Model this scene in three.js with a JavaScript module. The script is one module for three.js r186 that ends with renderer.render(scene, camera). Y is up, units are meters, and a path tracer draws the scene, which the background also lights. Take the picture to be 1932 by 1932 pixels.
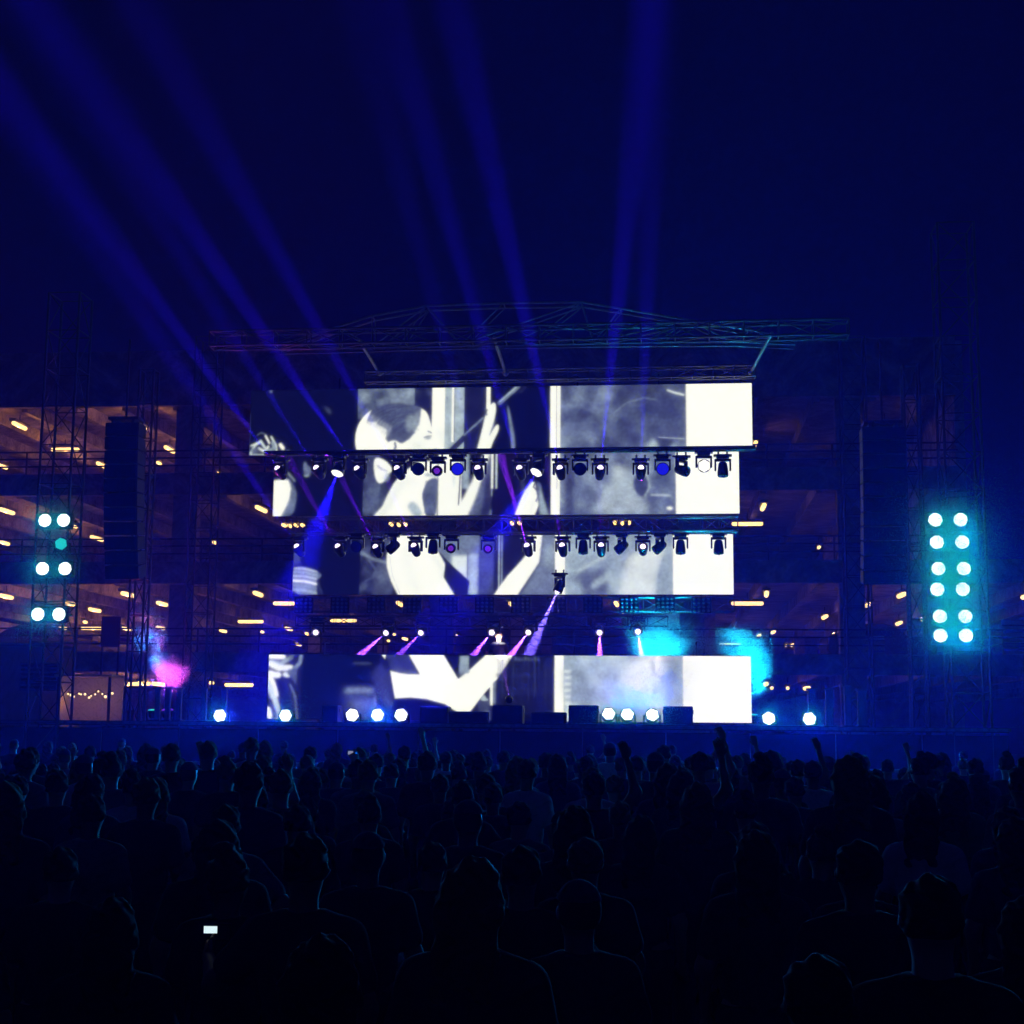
import * as THREE from 'three';
import { mergeGeometries } from 'three/addons/utils/BufferGeometryUtils.js';
import { RoundedBoxGeometry } from 'three/addons/geometries/RoundedBoxGeometry.js';
import { ImprovedNoise } from 'three/addons/math/ImprovedNoise.js';
import { RectAreaLightUniformsLib } from 'three/addons/lights/RectAreaLightUniformsLib.js';

// ------------------------------------------------------------------ camera, sky, exposure, air
const scene = new THREE.Scene();
const R = THREE.MathUtils.degToRad;
const camera = new THREE.PerspectiveCamera(37.8, 1, 0.1, 500);
camera.rotation.order = 'YXZ';
camera.position.set(4.6, 2.0, 41.8);
camera.rotation.set(R(8.25), R(6), R(0.5));
camera.updateMatrixWorld(); camera.updateProjectionMatrix();
scene.add(camera);

const renderer = new THREE.WebGLRenderer({ antialias: true });
renderer.toneMapping = THREE.LinearToneMapping;
renderer.toneMappingExposure = 1.0;
renderer.shadowMap.enabled = true;
RectAreaLightUniformsLib.init();

{ // night sky: even dark navy, a touch brighter towards the city's horizon all round
  const W = 32, H = 16, d = new Float32Array(W * H * 4);
  for (let j = 0; j < H; j++) for (let i = 0; i < W; i++) {
    const up = Math.max(0, (j + 0.5) / H * 2 - 1), k = 1 + 0.5 * (1 - up);
    d.set([0.0003 * k, 0.0003 * k, 0.0034 * k, 1], (j * W + i) * 4);
  }
  const t = new THREE.DataTexture(d, W, H, THREE.RGBAFormat, THREE.FloatType);
  t.mapping = THREE.EquirectangularReflectionMapping; t.minFilter = t.magFilter = THREE.LinearFilter; t.needsUpdate = true;
  scene.background = t; scene.environment = t;
}
const moon = new THREE.DirectionalLight(new THREE.Color(0.55, 0.65, 1), 0.004);
moon.position.set(-20, 60, 60); moon.castShadow = true;
Object.assign(moon.shadow.camera, { left: -60, right: 60, top: 60, bottom: -60, near: 1, far: 220 });
scene.add(moon, moon.target);

scene.fog = new THREE.FogExp2(new THREE.Color(0.34, 0.13, 1.0), 0.0042);   // theatrical haze over the whole yard, blue of the glow put into its colour

// ------------------------------------------------------------------ helpers
const V = (x, y, z) => new THREE.Vector3(x, y, z);
let seed = 20131;
const rnd = () => { seed = (seed + 0x6D2B79F5) | 0; let t = Math.imul(seed ^ (seed >>> 15), 1 | seed); t = (t + Math.imul(t ^ (t >>> 7), 61 | t)) ^ t; return ((t ^ (t >>> 14)) >>> 0) / 4294967296; };
const rr = (a, b) => a + (b - a) * rnd();
const noiseGen = new ImprovedNoise();
const fbm = (x, y, z, o = 4) => { let s = 0, a = 0.5, f = 1; for (let i = 0; i < o; i++) { s += a * noiseGen.noise(x * f, y * f, z * f); a *= 0.5; f *= 2.03; } return s; };
// survey: where a sight line of the photograph (1932-pixel print) meets an upright plane or a level plane
const sight = (u, v) => V(u / 966 - 1, 1 - v / 966, 0.5).unproject(camera).sub(camera.position).normalize();
const at = (u, v, z) => { const d = sight(u, v); return d.multiplyScalar((z - camera.position.z) / d.z).add(camera.position); };
const atY = (u, v, y) => { const d = sight(u, v); return d.multiplyScalar((y - camera.position.y) / d.y).add(camera.position); };

const taken = {};
const numbered = (n) => { const k = taken[n] = (taken[n] ?? -1) + 1; return k ? `${n}_${String(k).padStart(3, '0')}` : n; };
function tag(o, label, category, group) { o.userData = { label, category }; if (group) o.userData.group = group; return o; }
function thing(name, label, category, p = V(0, 0, 0), turn = 0, group) {
  const o = new THREE.Group(); o.name = numbered(name); o.position.copy(p); o.rotation.y = turn; scene.add(o);
  return tag(o, label, category, group);
}
function part(parent, name, geo, mat, p) {
  const m = new THREE.Mesh(geo, mat); m.name = name; m.castShadow = m.receiveShadow = true; if (p) m.position.copy(p); parent.add(m); return m;
}
function structure(name, geo, mat) { const m = part(scene, name, geo, mat); m.userData.kind = 'structure'; return m; }
const stuff = (m) => { m.userData.kind = 'stuff'; return m; };
function box(w, h, d, x = 0, y = 0, z = 0) {                 // uv in metres
  const g = new THREE.BoxGeometry(w, h, d), uv = g.attributes.uv, s = [[d, h], [d, h], [w, d], [w, d], [w, h], [w, h]];
  for (let i = 0; i < 24; i++) uv.setXY(i, uv.getX(i) * s[i >> 2][0], uv.getY(i) * s[i >> 2][1]);
  return g.translate(x, y, z);
}
const rbox = (w, h, d, r, x = 0, y = 0, z = 0) => new RoundedBoxGeometry(w, h, d, 2, r).translate(x, y, z);
function bar(p, q, r, seg = 6) {
  const d = q.clone().sub(p), g = new THREE.CylinderGeometry(r, r, d.length(), seg, 1);
  g.applyQuaternion(new THREE.Quaternion().setFromUnitVectors(V(0, 1, 0), d.normalize()));
  const m = p.clone().add(q).multiplyScalar(0.5);
  return g.translate(m.x, m.y, m.z);
}
const merge = (list) => mergeGeometries(list.map((g) => { const n = g.index ? g.toNonIndexed() : g; for (const k of Object.keys(n.attributes)) if (!['position', 'normal', 'uv'].includes(k)) n.deleteAttribute(k); return n; }));
const ORD = 'first second third fourth fifth sixth seventh eighth ninth tenth eleventh twelfth thirteenth fourteenth fifteenth sixteenth seventeenth eighteenth nineteenth twentieth'.split(' ');
const ord = (n) => n < 20 ? ORD[n] : n === 29 ? 'thirtieth' : n < 29 ? 'twenty-' + ORD[n - 20] : n < 39 ? 'thirty-' + ORD[n - 30] : n === 39 ? 'fortieth' : 'forty-' + ORD[n - 40];

// ------------------------------------------------------------------ materials
function tex(size, fn, srgb = true) {
  const d = new Uint8Array(size * size * 4);
  for (let j = 0; j < size; j++) for (let i = 0; i < size; i++) { const c = fn(i / size, j / size); d.set([c[0] * 255, c[1] * 255, c[2] * 255, 255], (j * size + i) * 4); }
  const t = new THREE.DataTexture(d, size, size); t.wrapS = t.wrapT = THREE.RepeatWrapping; t.magFilter = t.minFilter = THREE.LinearFilter;
  if (srgb) t.colorSpace = THREE.SRGBColorSpace; t.needsUpdate = true; return t;
}
const loop = (x, y, f, s, o = 4) => { const a = x * Math.PI * 2, b = y * Math.PI * 2, r = f / 6.283; return fbm(Math.cos(a) * r + s, Math.sin(a) * r + Math.cos(b) * r, Math.sin(b) * r + s * 2, o); };
const grainMap = (base, amount, f, s) => tex(256, (x, y) => { const n = loop(x, y, f, s) * 1.4 + loop(x, y, f * 6, s + 9, 2) * 0.7; return base.map((b) => Math.min(1, Math.max(0, b * (1 + amount * n)))); });
const bumpMap = tex(256, (x, y) => { const n = 0.5 + 0.5 * (loop(x, y, 24, 3, 3) + 0.5 * loop(x, y, 80, 7, 2)); return [n, n, n]; }, false);
const rep = (t, s) => { const c = t.clone(); c.repeat.set(s, s); c.needsUpdate = true; return c; };
const std = (o) => new THREE.MeshStandardMaterial(o);
const concreteMap = grainMap([0.60, 0.57, 0.53], 0.5, 7, 1), asphaltMap = grainMap([0.25, 0.25, 0.26], 0.7, 10, 4), clothMap = grainMap([1, 1, 1], 0.25, 14, 6), metalMap = grainMap([0.9, 0.9, 0.9], 0.3, 9, 8);
const lin = (r, g, b) => new THREE.Color().setRGB(r, g, b);
const M = {
  asphalt: std({ map: rep(asphaltMap, 0.25), bumpMap: rep(bumpMap, 0.5), bumpScale: 0.01, roughness: 0.95 }),
  concrete: std({ map: rep(concreteMap, 0.2), bumpMap: rep(bumpMap, 0.3), bumpScale: 0.01, roughness: 0.9 }),
  alu: std({ color: lin(0.3, 0.3, 0.31), map: metalMap, metalness: 0.55, roughness: 0.45 }),
  blackMetal: std({ color: lin(0.03, 0.03, 0.032), map: metalMap, roughness: 0.5, metalness: 0.2 }),
  scaffold: std({ color: lin(0.1, 0.1, 0.105), map: metalMap, roughness: 0.5, metalness: 0.5 }),
  blackPlastic: std({ color: lin(0.02, 0.02, 0.022), roughness: 0.35 }),
  speakerPaint: std({ color: lin(0.016, 0.016, 0.018), map: clothMap, bumpMap, bumpScale: 0.002, roughness: 0.7 }),
  grille: std({ color: lin(0.012, 0.012, 0.013), map: clothMap, roughness: 0.8 }),
  skirt: std({ color: lin(0.01, 0.01, 0.012), map: clothMap, roughness: 1 }),
  deck: std({ color: lin(0.03, 0.03, 0.03), map: clothMap, roughness: 0.6 }),
  lensOff: new THREE.MeshPhysicalMaterial({ color: lin(0.02, 0.02, 0.04), roughness: 0.12, clearcoat: 1 }),
  greyPanel: std({ color: lin(0.22, 0.23, 0.25), map: metalMap, roughness: 0.6 }),
  cream: std({ color: lin(0.62, 0.56, 0.46), map: clothMap, roughness: 0.85 }),
  white: std({ color: lin(0.7, 0.7, 0.68), map: clothMap, roughness: 0.7 }),
  redPaint: std({ color: lin(0.4, 0.03, 0.03), roughness: 0.6 }),
  orangePaint: std({ color: lin(0.5, 0.12, 0.03), roughness: 0.6 }),
  carPaint: new THREE.MeshPhysicalMaterial({ color: lin(0.03, 0.03, 0.035), roughness: 0.35, clearcoat: 1, clearcoatRoughness: 0.05 }),
  carPaintGrey: new THREE.MeshPhysicalMaterial({ color: lin(0.18, 0.18, 0.19), roughness: 0.4, metalness: 0.4, clearcoat: 1, clearcoatRoughness: 0.05 }),
  glass: new THREE.MeshPhysicalMaterial({ color: lin(0.02, 0.02, 0.025), roughness: 0.05, clearcoat: 1 }),
  rubber: std({ color: lin(0.015, 0.015, 0.015), roughness: 0.9 }),
};
const glow = (r, g, b, k) => std({ color: lin(0.02, 0.02, 0.02), emissive: lin(r, g, b), emissiveIntensity: k, roughness: 0.4 });
const G = {
  sodium: glow(1, 0.6, 0.2, 2.8), beam: glow(1, 0.8, 1, 2.2), white: glow(1, 1, 0.86, 1.5), blueLens: glow(0.01, 0.01, 0.75, 1), purple: glow(0.16, 0.02, 0.5, 1),
  flood: glow(0.92, 1, 0.86, 5), teal: glow(0.02, 0.7, 0.6, 1), bulb: glow(1, 0.7, 0.3, 2), red: glow(1, 0.05, 0.08, 1), phone: glow(0.75, 0.95, 1, 1),
};

function lamp(parent, kind, color, intensity, p, target, angle = 60, penumbra = 0.6, radius = 1) {
  const L = kind === 'spot' ? new THREE.SpotLight(color, intensity, 0, R(angle), penumbra) : new THREE.PointLight(color, intensity);
  L.position.copy(p); L.castShadow = true; L.shadow.radius = radius; parent.add(L);
  if (kind === 'spot') { L.target.position.copy(target); parent.add(L.target); }
  return L;
}

// ------------------------------------------------------------------ ground
const groundGeo = new THREE.PlaneGeometry(260, 200).rotateX(-Math.PI / 2).translate(0, 0, -10);
{ const uv = groundGeo.attributes.uv; for (let i = 0; i < uv.count; i++) uv.setXY(i, uv.getX(i) * 260, uv.getY(i) * 200); }
structure('ground', groundGeo, M.asphalt);

// ------------------------------------------------------------------ parking garage behind the stage
const ZF = -14, ZB = -68, DEPTH = ZF - ZB;
const ceilY = [768, 935, 1102, 1267].map((v) => at(200, v, ZF).y);
const bandTop = [895, 1061, 1230].map((v) => at(200, v, ZF).y);
const xEnd = at(1806, 820, ZF).x, xL = at(0, 900, ZF).x - 9, xR = at(1932, 1100, ZF).x + 8;
const garage = thing('parking_garage', 'four level concrete parking garage rising behind the stage, its open decks lit warm', 'building');
{
  const roofTop = ceilY[0] + 2.2;
  for (let k = 0; k < 4; k++) {
    const top = k ? bandTop[k - 1] : roofTop, xr = k < 2 ? xEnd : xR, w = xr - xL, cx = (xL + xr) / 2;
    part(garage, 'slab', box(w, 0.22, DEPTH - 0.4, cx, ceilY[k] + 0.55 + 0.11, (ZF + ZB) / 2 - 0.2), M.concrete);
    part(garage, 'spandrel', box(w, top - ceilY[k], 0.3, cx, (top + ceilY[k]) / 2, ZF - 0.15 + 0.16), M.concrete);
    for (let x = xL + 1; x < xr - 0.4; x += 2.1) part(garage, 'rib', box(0.24, 0.5, DEPTH - 1.2, x, ceilY[k] + 0.298, (ZF + ZB) / 2 - 0.4), M.concrete);
    const low = k < 3 ? bandTop[k] : 0, cols = [at(343, 1000, ZF).x, at(1606, 1000, ZF).x];
    for (const x of [...cols, xL + 2, cols[0] + 10.2, cols[0] + 19.6]) for (const z of [ZF - 0.5, ZF - 18, ZF - 36]) {
      const lowIn = k < 3 ? ceilY[k + 1] + 0.77 : 0;
      part(garage, 'column', box(z > -15 ? 0.92 : 0.6, ceilY[k] + 0.55 - lowIn, 0.6, x + (z > -15 ? 0 : 1.1), (ceilY[k] + 0.55 + lowIn) / 2, z), M.concrete);
    }
    if (k < 3) {
      for (const dy of [0.32, 0.62, 0.9]) part(garage, 'rail', box(w, 0.06, 0.06, cx, low + dy, ZF + 0.02), M.blackMetal);
      for (let x = xL + 0.5; x < xr; x += 2.4) part(garage, 'post', box(0.06, 0.9, 0.05, x, low + 0.45, ZF + 0.08), M.blackMetal);
    }
  }
  part(garage, 'wall', box(xR - xL, ceilY[2], 0.3, (xL + xR) / 2, ceilY[2] / 2, ZB - 0.2), M.concrete).name = 'rear_wall';
  part(garage, 'rear_wall', box(xEnd - xL, roofTop - ceilY[2], 0.3, (xL + xEnd) / 2, (roofTop + ceilY[2]) / 2, ZB - 0.2), M.concrete);
  part(garage, 'end_wall', box(0.35, roofTop - bandTop[1] - 0.01, DEPTH - 0.4, xEnd + 0.18, (roofTop + bandTop[1]) / 2, (ZF + ZB) / 2 - 0.22), M.concrete);
  part(garage, 'end_wall', box(0.35, ceilY[2], DEPTH, xL - 0.18, ceilY[2] / 2, (ZF + ZB) / 2), M.concrete);
  for (const [u0, u1, v0, v1] of [[1631, 1671, 1198, 1238], [1893, 1945, 1168, 1237]]) {   // louvred screens in the openings at the far end
    const a = at(u0, v0, ZF - 0.4), b = at(u1, v1, ZF - 0.4), n = v1 - v0 > 50 ? 6 : 4, h = (a.y - b.y) / n;
    const f = part(garage, 'louvre_panel', box(b.x - a.x, a.y - b.y, 0.05, (a.x + b.x) / 2, (a.y + b.y) / 2, ZF - 0.75), M.blackMetal);
    for (let i = 0; i < n; i++) part(f, 'slat', box(b.x - a.x, h * 0.74, 0.03).rotateX(-0.5).translate((a.x + b.x) / 2, a.y - h * (i + 0.5), ZF - 0.62), M.cream);
  }
}
const lampSpots = [[37, 799], [266, 800], [123, 844, 1], [320, 844], [192, 874], [2, 875], [300, 870, 2], [377, 841, 2], [413, 890, 2],
  [13, 960], [106, 988], [141, 989, 2], [183, 1012], [7, 1020], [493, 956], [405, 1020, 2], [536, 987, 2], [547, 988, 2], [559, 987, 2], [571, 987, 2], [738, 985, 2], [752, 986, 2], [765, 985, 2], [966, 983, 2], [980, 983, 2], [1160, 982, 2], [1174, 983, 2], [1187, 982, 2],
  [12, 1121], [242, 1117], [306, 1135], [179, 1147], [134, 1135], [487, 1116], [240, 1183], [473, 1169, 1], [421, 1187], [175, 1182, 1], [105, 1182, 1], [303, 1181], [195, 1195, 2], [161, 1170, 2], [495, 1189, 2],
  [240, 1286, 1], [272, 1285], [299, 1286], [399, 1284, 2], [451, 1288, 1],
  [544, 1134, 1], [545, 1183], [582, 1193], [563, 1213], [648, 1167, 1], [744, 1194, 2], [764, 1202], [733, 1206, 2], [861, 1196, 2], [754, 1135], [965, 1136], [1163, 1135], [1186, 1135], [1174, 1148],
  [1410, 984, 1], [1410, 1134, 1], [1446, 1116], [1440, 952], [1424, 835], [1378, 1213, 1], [1296, 1189], [1336, 1190], [1432, 1196], [1459, 1189], [1483, 1215, 2], [1495, 1214],
  [1627, 984], [1582, 1009, 2], [1545, 1029, 2], [1556, 1160], [1603, 1146], [1638, 1137], [1701, 1118], [1608, 1189], [1645, 1182], [1609, 1215], [1696, 1172], [1743, 1163], [1578, 1218, 2],
  [1445, 1286], [1456, 1294, 2], [1486, 1294, 2], [1522, 1294], [1592, 1290], [1788, 1010, 2], [1669, 797, 2], [1586, 867, 2], [1792, 874, 2], [1936, 1120]];
const sodium = lin(1, 0.37, 0.08);
{
  const tubeGeo = new THREE.CapsuleGeometry(0.085, 1.15, 4, 10).rotateX(Math.PI / 2).translate(0, -0.1, 0), housing = rbox(0.3, 0.12, 1.42, 0.03, 0, 0.03, 0);
  const smallTube = new THREE.CapsuleGeometry(0.07, 0.35, 4, 10).rotateX(Math.PI / 2).translate(0, -0.1, 0), smallHousing = rbox(0.24, 0.12, 0.6, 0.03, 0, 0.03, 0);
  const name = ['top', 'second', 'third', 'lowest'], rows = [[], [], [], []];
  for (const s of lampSpots) rows[s[1] < 900 ? 0 : s[1] < 1050 ? 1 : s[1] < 1240 ? 2 : 3].push(s);
  rows.forEach((row, k) => row.sort((a, b) => a[0] - b[0]).forEach(([u, v, kind = 0], i) => {
    const y = ceilY[k] - 0.12, p = atY(u, v, y);
    p.z = Math.min(p.z, ZF - 0.9);
    const t = thing('parking_lamp', `warm ${kind === 2 ? 'small' : kind === 1 ? 'crosswise strip' : 'strip'} lamp under the ${name[k]} parking deck, ${ord(i)} from the left`, 'lamp', p, kind === 1 ? Math.PI / 2 : rr(-0.05, 0.05), 'parking garage ceiling lamps');
    part(t, 'housing', kind === 2 ? smallHousing : housing, M.greyPanel);
    part(t, 'hanger', box(0.03, 0.28, 0.03, 0, 0.22, 0), M.blackMetal);
    part(t, 'tube', kind === 2 ? smallTube : tubeGeo, G.sodium);
    lamp(t, 'point', sodium, u < 330 ? (kind === 2 ? 2 : 5) : kind === 2 ? 0.25 : 0.6, V(0, -0.26, 0), null, 0, 0, 3);
  }));
}
function car(label, p, turn, paint) {
  const t = thing('parked_car', label, 'car', p, turn, 'cars parked in the garage');
  const s = new THREE.Shape(); s.moveTo(-2.1, 0.3); s.lineTo(2.1, 0.3); s.quadraticCurveTo(2.2, 0.7, 2.05, 0.8); s.lineTo(1.0, 0.95); s.quadraticCurveTo(0.5, 1.42, 0.1, 1.45); s.lineTo(-0.9, 1.43); s.quadraticCurveTo(-1.5, 1.3, -1.8, 1.0); s.lineTo(-2.1, 0.92); s.quadraticCurveTo(-2.2, 0.6, -2.1, 0.3);
  part(t, 'body', new THREE.ExtrudeGeometry(s, { depth: 1.5, bevelSize: 0.1, bevelThickness: 0.12, bevelSegments: 3, curveSegments: 8 }).translate(0, 0, -0.75), paint);
  for (const z of [-0.885, 0.885]) { part(t, 'window', rbox(1.5, 0.34, 0.02, 0.01, -0.35, 1.13, z), M.glass); for (const x of [-1.3, 1.3]) part(t, 'wheel', new THREE.CylinderGeometry(0.33, 0.33, 0.22, 20).rotateX(Math.PI / 2).translate(x, 0.33, z * 0.95), M.rubber); }
  part(t, 'windscreen', box(0.02, 0.5, 1.3).rotateZ(0.75).translate(0.86, 1.15, 0), M.glass);
  for (const z of [-0.6, 0.6]) part(t, 'headlight', rbox(0.06, 0.12, 0.3, 0.02, 2.17, 0.7, z), M.glass);
}
{
  const fl = ceilY[3] + 0.77;
  car('dark sedan parked on the third deck above the beige trailer', V(at(88, 1200, -22).x, fl, -22), 0.1, M.carPaint);
  car('grey car parked beyond the red panel on the third deck', V(at(175, 1200, -26).x, fl, -26), -0.05, M.carPaintGrey);
  car('dark car parked on the third deck behind the slatted screen', V(at(1655, 1200, -21).x, fl, -21), 0.1, M.carPaint);
}

// ------------------------------------------------------------------ trusses and towers
function trussParts(t, p, q, w, h, bay, mat, rc = 0.028, rb = 0.014) {   // parts in the thing's own axes
  const ax = q.clone().sub(p), len = ax.length(); ax.normalize();
  const ref = Math.abs(ax.y) > 0.8 ? V(0, 0, 1) : V(0, 1, 0), s = ax.clone().cross(ref).normalize(), up = s.clone().cross(ax).normalize();
  const c = [[-1, -1], [1, -1], [1, 1], [-1, 1]].map(([a, b]) => s.clone().multiplyScalar(a * w / 2).addScaledVector(up, b * h / 2));
  for (const o of c) part(t, 'chord', bar(p.clone().add(o), q.clone().add(o), rc), mat);
  const n = Math.max(1, Math.round(len / bay)), list = [];
  for (let i = 0; i <= n; i++) for (let f = 0; f < 4; f++) {
    const a = p.clone().addScaledVector(ax, len * i / n), b = p.clone().addScaledVector(ax, len * Math.min(n, i + 1) / n), c0 = c[f], c1 = c[(f + 1) % 4];
    list.push(bar(a.clone().add(c0), a.clone().add(c1), rb, 5));
    if (i < n) list.push(bar(a.clone().add(i % 2 ? c1 : c0), b.clone().add(i % 2 ? c0 : c1), rb, 5));
  }
  stuff(part(t, 'bracing', merge(list), mat));
}
function truss(name, label, cat, p, q, w, h, bay, mat, rc, rb) {
  const t = thing(name, label, cat, p); trussParts(t, V(0, 0, 0), q.clone().sub(p), w, h, bay, mat, rc, rb); return t;
}
const ground0 = (p) => V(p.x, 0, p.z);
function tower(label, u, vTop, z, w) {
  const p = at(u, vTop, z), t = truss('scaffold_tower', label, 'tower', ground0(p), p, w, w, 1.0, M.scaffold, 0.035, 0.016);
  part(t, 'base_plate', box(w + 0.5, 0.05, w + 0.5, 0, 0.03, 0), M.blackMetal);
}
tower('scaffold tower beside the beige trailer, carrying the small blinder pairs', 134, 560, 4.2, 0.85);
tower('slim scaffold tower on the stage end beside the pale column strip', 397, 640, -9, 0.8);
tower('thin truss tower just behind the hanging speaker column near the booth', 282, 700, 0.5, 0.42);
tower('slim scaffold tower behind the four grey panels, supporting the roof', 1606, 640, -9, 0.8);
tower('tall scaffold tower carrying the tall column of bright blinders', 1796, 430, 4.0, 0.9);
tower('thin truss tower just behind the hanging speaker column near the blinders', 1716, 690, 0.5, 0.42);

// roof
{
  const A = at(400, 641, 1.8), B = at(1600, 622, 1.8); B.y = A.y = (A.y + B.y) / 2 + 0.0;
  truss('roof_truss', 'long front roof truss crossing high above the top screen', 'truss', A, B, 0.5, 0.42, 0.95, M.scaffold, 0.034, 0.02);
  const C = at(690, 712, 0.35), D = at(1425, 702, 0.35); D.y = C.y = (C.y + D.y) / 2;
  truss('roof_truss', 'lower truss directly above the top screen that the screen hangs from', 'truss', C, D, 0.34, 0.3, 0.6, M.alu, 0.026, 0.014);
  const t = thing('roof_truss', 'arched ridge truss with large W diagonals above the front roof truss', 'truss', V(0, A.y, -1));
  const loc = (u, v) => at(u, v, -1).sub(t.position);
  const up = [[520, 652], [640, 616], [702, 596], [805, 577], [950, 572], [1097, 570], [1171, 582], [1300, 604], [1411, 622], [1500, 640]].map(([u, v]) => loc(u, v));
  const lo = [[520, 660], [640, 657], [702, 655], [753, 653], [870, 650], [1000, 648], [1120, 646], [1240, 645], [1380, 644], [1500, 650]].map(([u, v]) => loc(u, v));
  for (const zo of [0, -0.5]) for (let i = 0; i < up.length - 1; i++) {
    const z = V(0, 0, zo);
    part(t, 'chord', bar(up[i].clone().add(z), up[i + 1].clone().add(z), 0.035), M.alu);
    part(t, 'chord', bar(lo[i].clone().add(z), lo[i + 1].clone().add(z), 0.03), M.alu);
    part(t, 'diagonal', bar((i % 2 ? up : lo)[i].clone().add(z), (i % 2 ? lo : up)[i + 1].clone().add(z), 0.026), M.alu);
    if (zo) part(t, 'cross_bar', bar(up[i], up[i].clone().add(z), 0.022), M.alu);
    part(t, 'upright', bar(up[i].clone().add(z), lo[i].clone().add(z), 0.02), M.alu);
  }
  for (const [u0, v0, u1, v1, w] of [[676, 640, 716, 704, 'at the dark end of the top screen'], [932, 636, 954, 704, 'above the middle of the top screen'], [1457, 628, 1417, 702, 'above the white end of the top screen']]) {
    const p = at(u1, v1, 0.35), q = at(u0, v0, 1.8);
    const s = thing('roof_strut', `slanting tube strut between the two roof trusses ${w}`, 'strut', p);
    part(s, 'tube', bar(V(0, 0, 0), q.sub(p), 0.05, 8), M.alu);
    part(s, 'coupler', new THREE.SphereGeometry(0.09, 10, 8), M.alu);
  }
}

// ------------------------------------------------------------------ stage
const DECK = at(966, 1366, 4.2).y;
const stage = thing('stage', 'wide black concert stage deck with black skirt along its front', 'stage', V(-0.6, 0, 0));
{
  for (let i = 0; i < 13; i++) for (let j = 0; j < 6; j++) part(stage, 'deck_panel', box(2.03, 0.12, 2.23, -12.3 + i * 2.05, DECK - 0.06, 3.4 - j * 2.25), M.deck);
  part(stage, 'edge_trim', box(26.7, 0.08, 0.05, 0, DECK - 0.05, 4.56), M.alu);
  for (let i = 0; i < 13; i++) part(stage, 'skirt', box(2.02, DECK - 0.2, 0.04, -12.3 + i * 2.05, (DECK - 0.2) / 2 + 0.02, 4.46), M.skirt);
  for (const x of [-13.1, -6.6, 0, 6.6, 13.1]) for (const z of [-9, -2, 4.2]) part(stage, 'leg', box(0.1, DECK - 0.13, 0.1, x, (DECK - 0.13) / 2, z), M.scaffold);
}

// ------------------------------------------------------------------ video screens: the moving picture they show, drawn flat
const SC = [
  { z: 0, l: 598, r: 1798, tl: 932, tr: 918, bl: 1087, br: 1080 },
  { z: -3.2, l: 654, r: 1767, tl: 1089, tr: 1082, bl: 1231, br: 1231 },
  { z: -5.5, l: 701, r: 1753, tl: 1284, tr: 1275, bl: 1424, br: 1419 },
  { z: -1, l: 641, r: 1796, tl: 1566, tr: 1567, bl: 1720, br: 1727 },
];
const FR = { z1: [560, 880, 2.76], z2: [1200, 880, 2.76], z3: [560, 1220, 2.76], z4: [1200, 1220, 2.76], z6: [1200, 1420, 2.76], a1: [590, 900, 4.712], a2: [940, 900, 4.712], a3: [600, 1080, 4.712], a4: [960, 1080, 4.712], a6: [620, 1540, 4.39], a7: [900, 1480, 3.864] };
const tone = (g) => { const K = [[0, 3, 3, 14], [0.2, 26, 28, 52], [0.4, 84, 96, 116], [0.6, 140, 158, 162], [0.8, 198, 214, 202], [1, 255, 255, 230]]; let i = 0; while (i < 4 && g > K[i + 1][0]) i++; const f = (g - K[i][0]) / (K[i + 1][0] - K[i][0]), c = [1, 2, 3].map((j) => Math.round(K[i][j] + f * (K[i + 1][j] - K[i][j]))); return c; };
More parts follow.
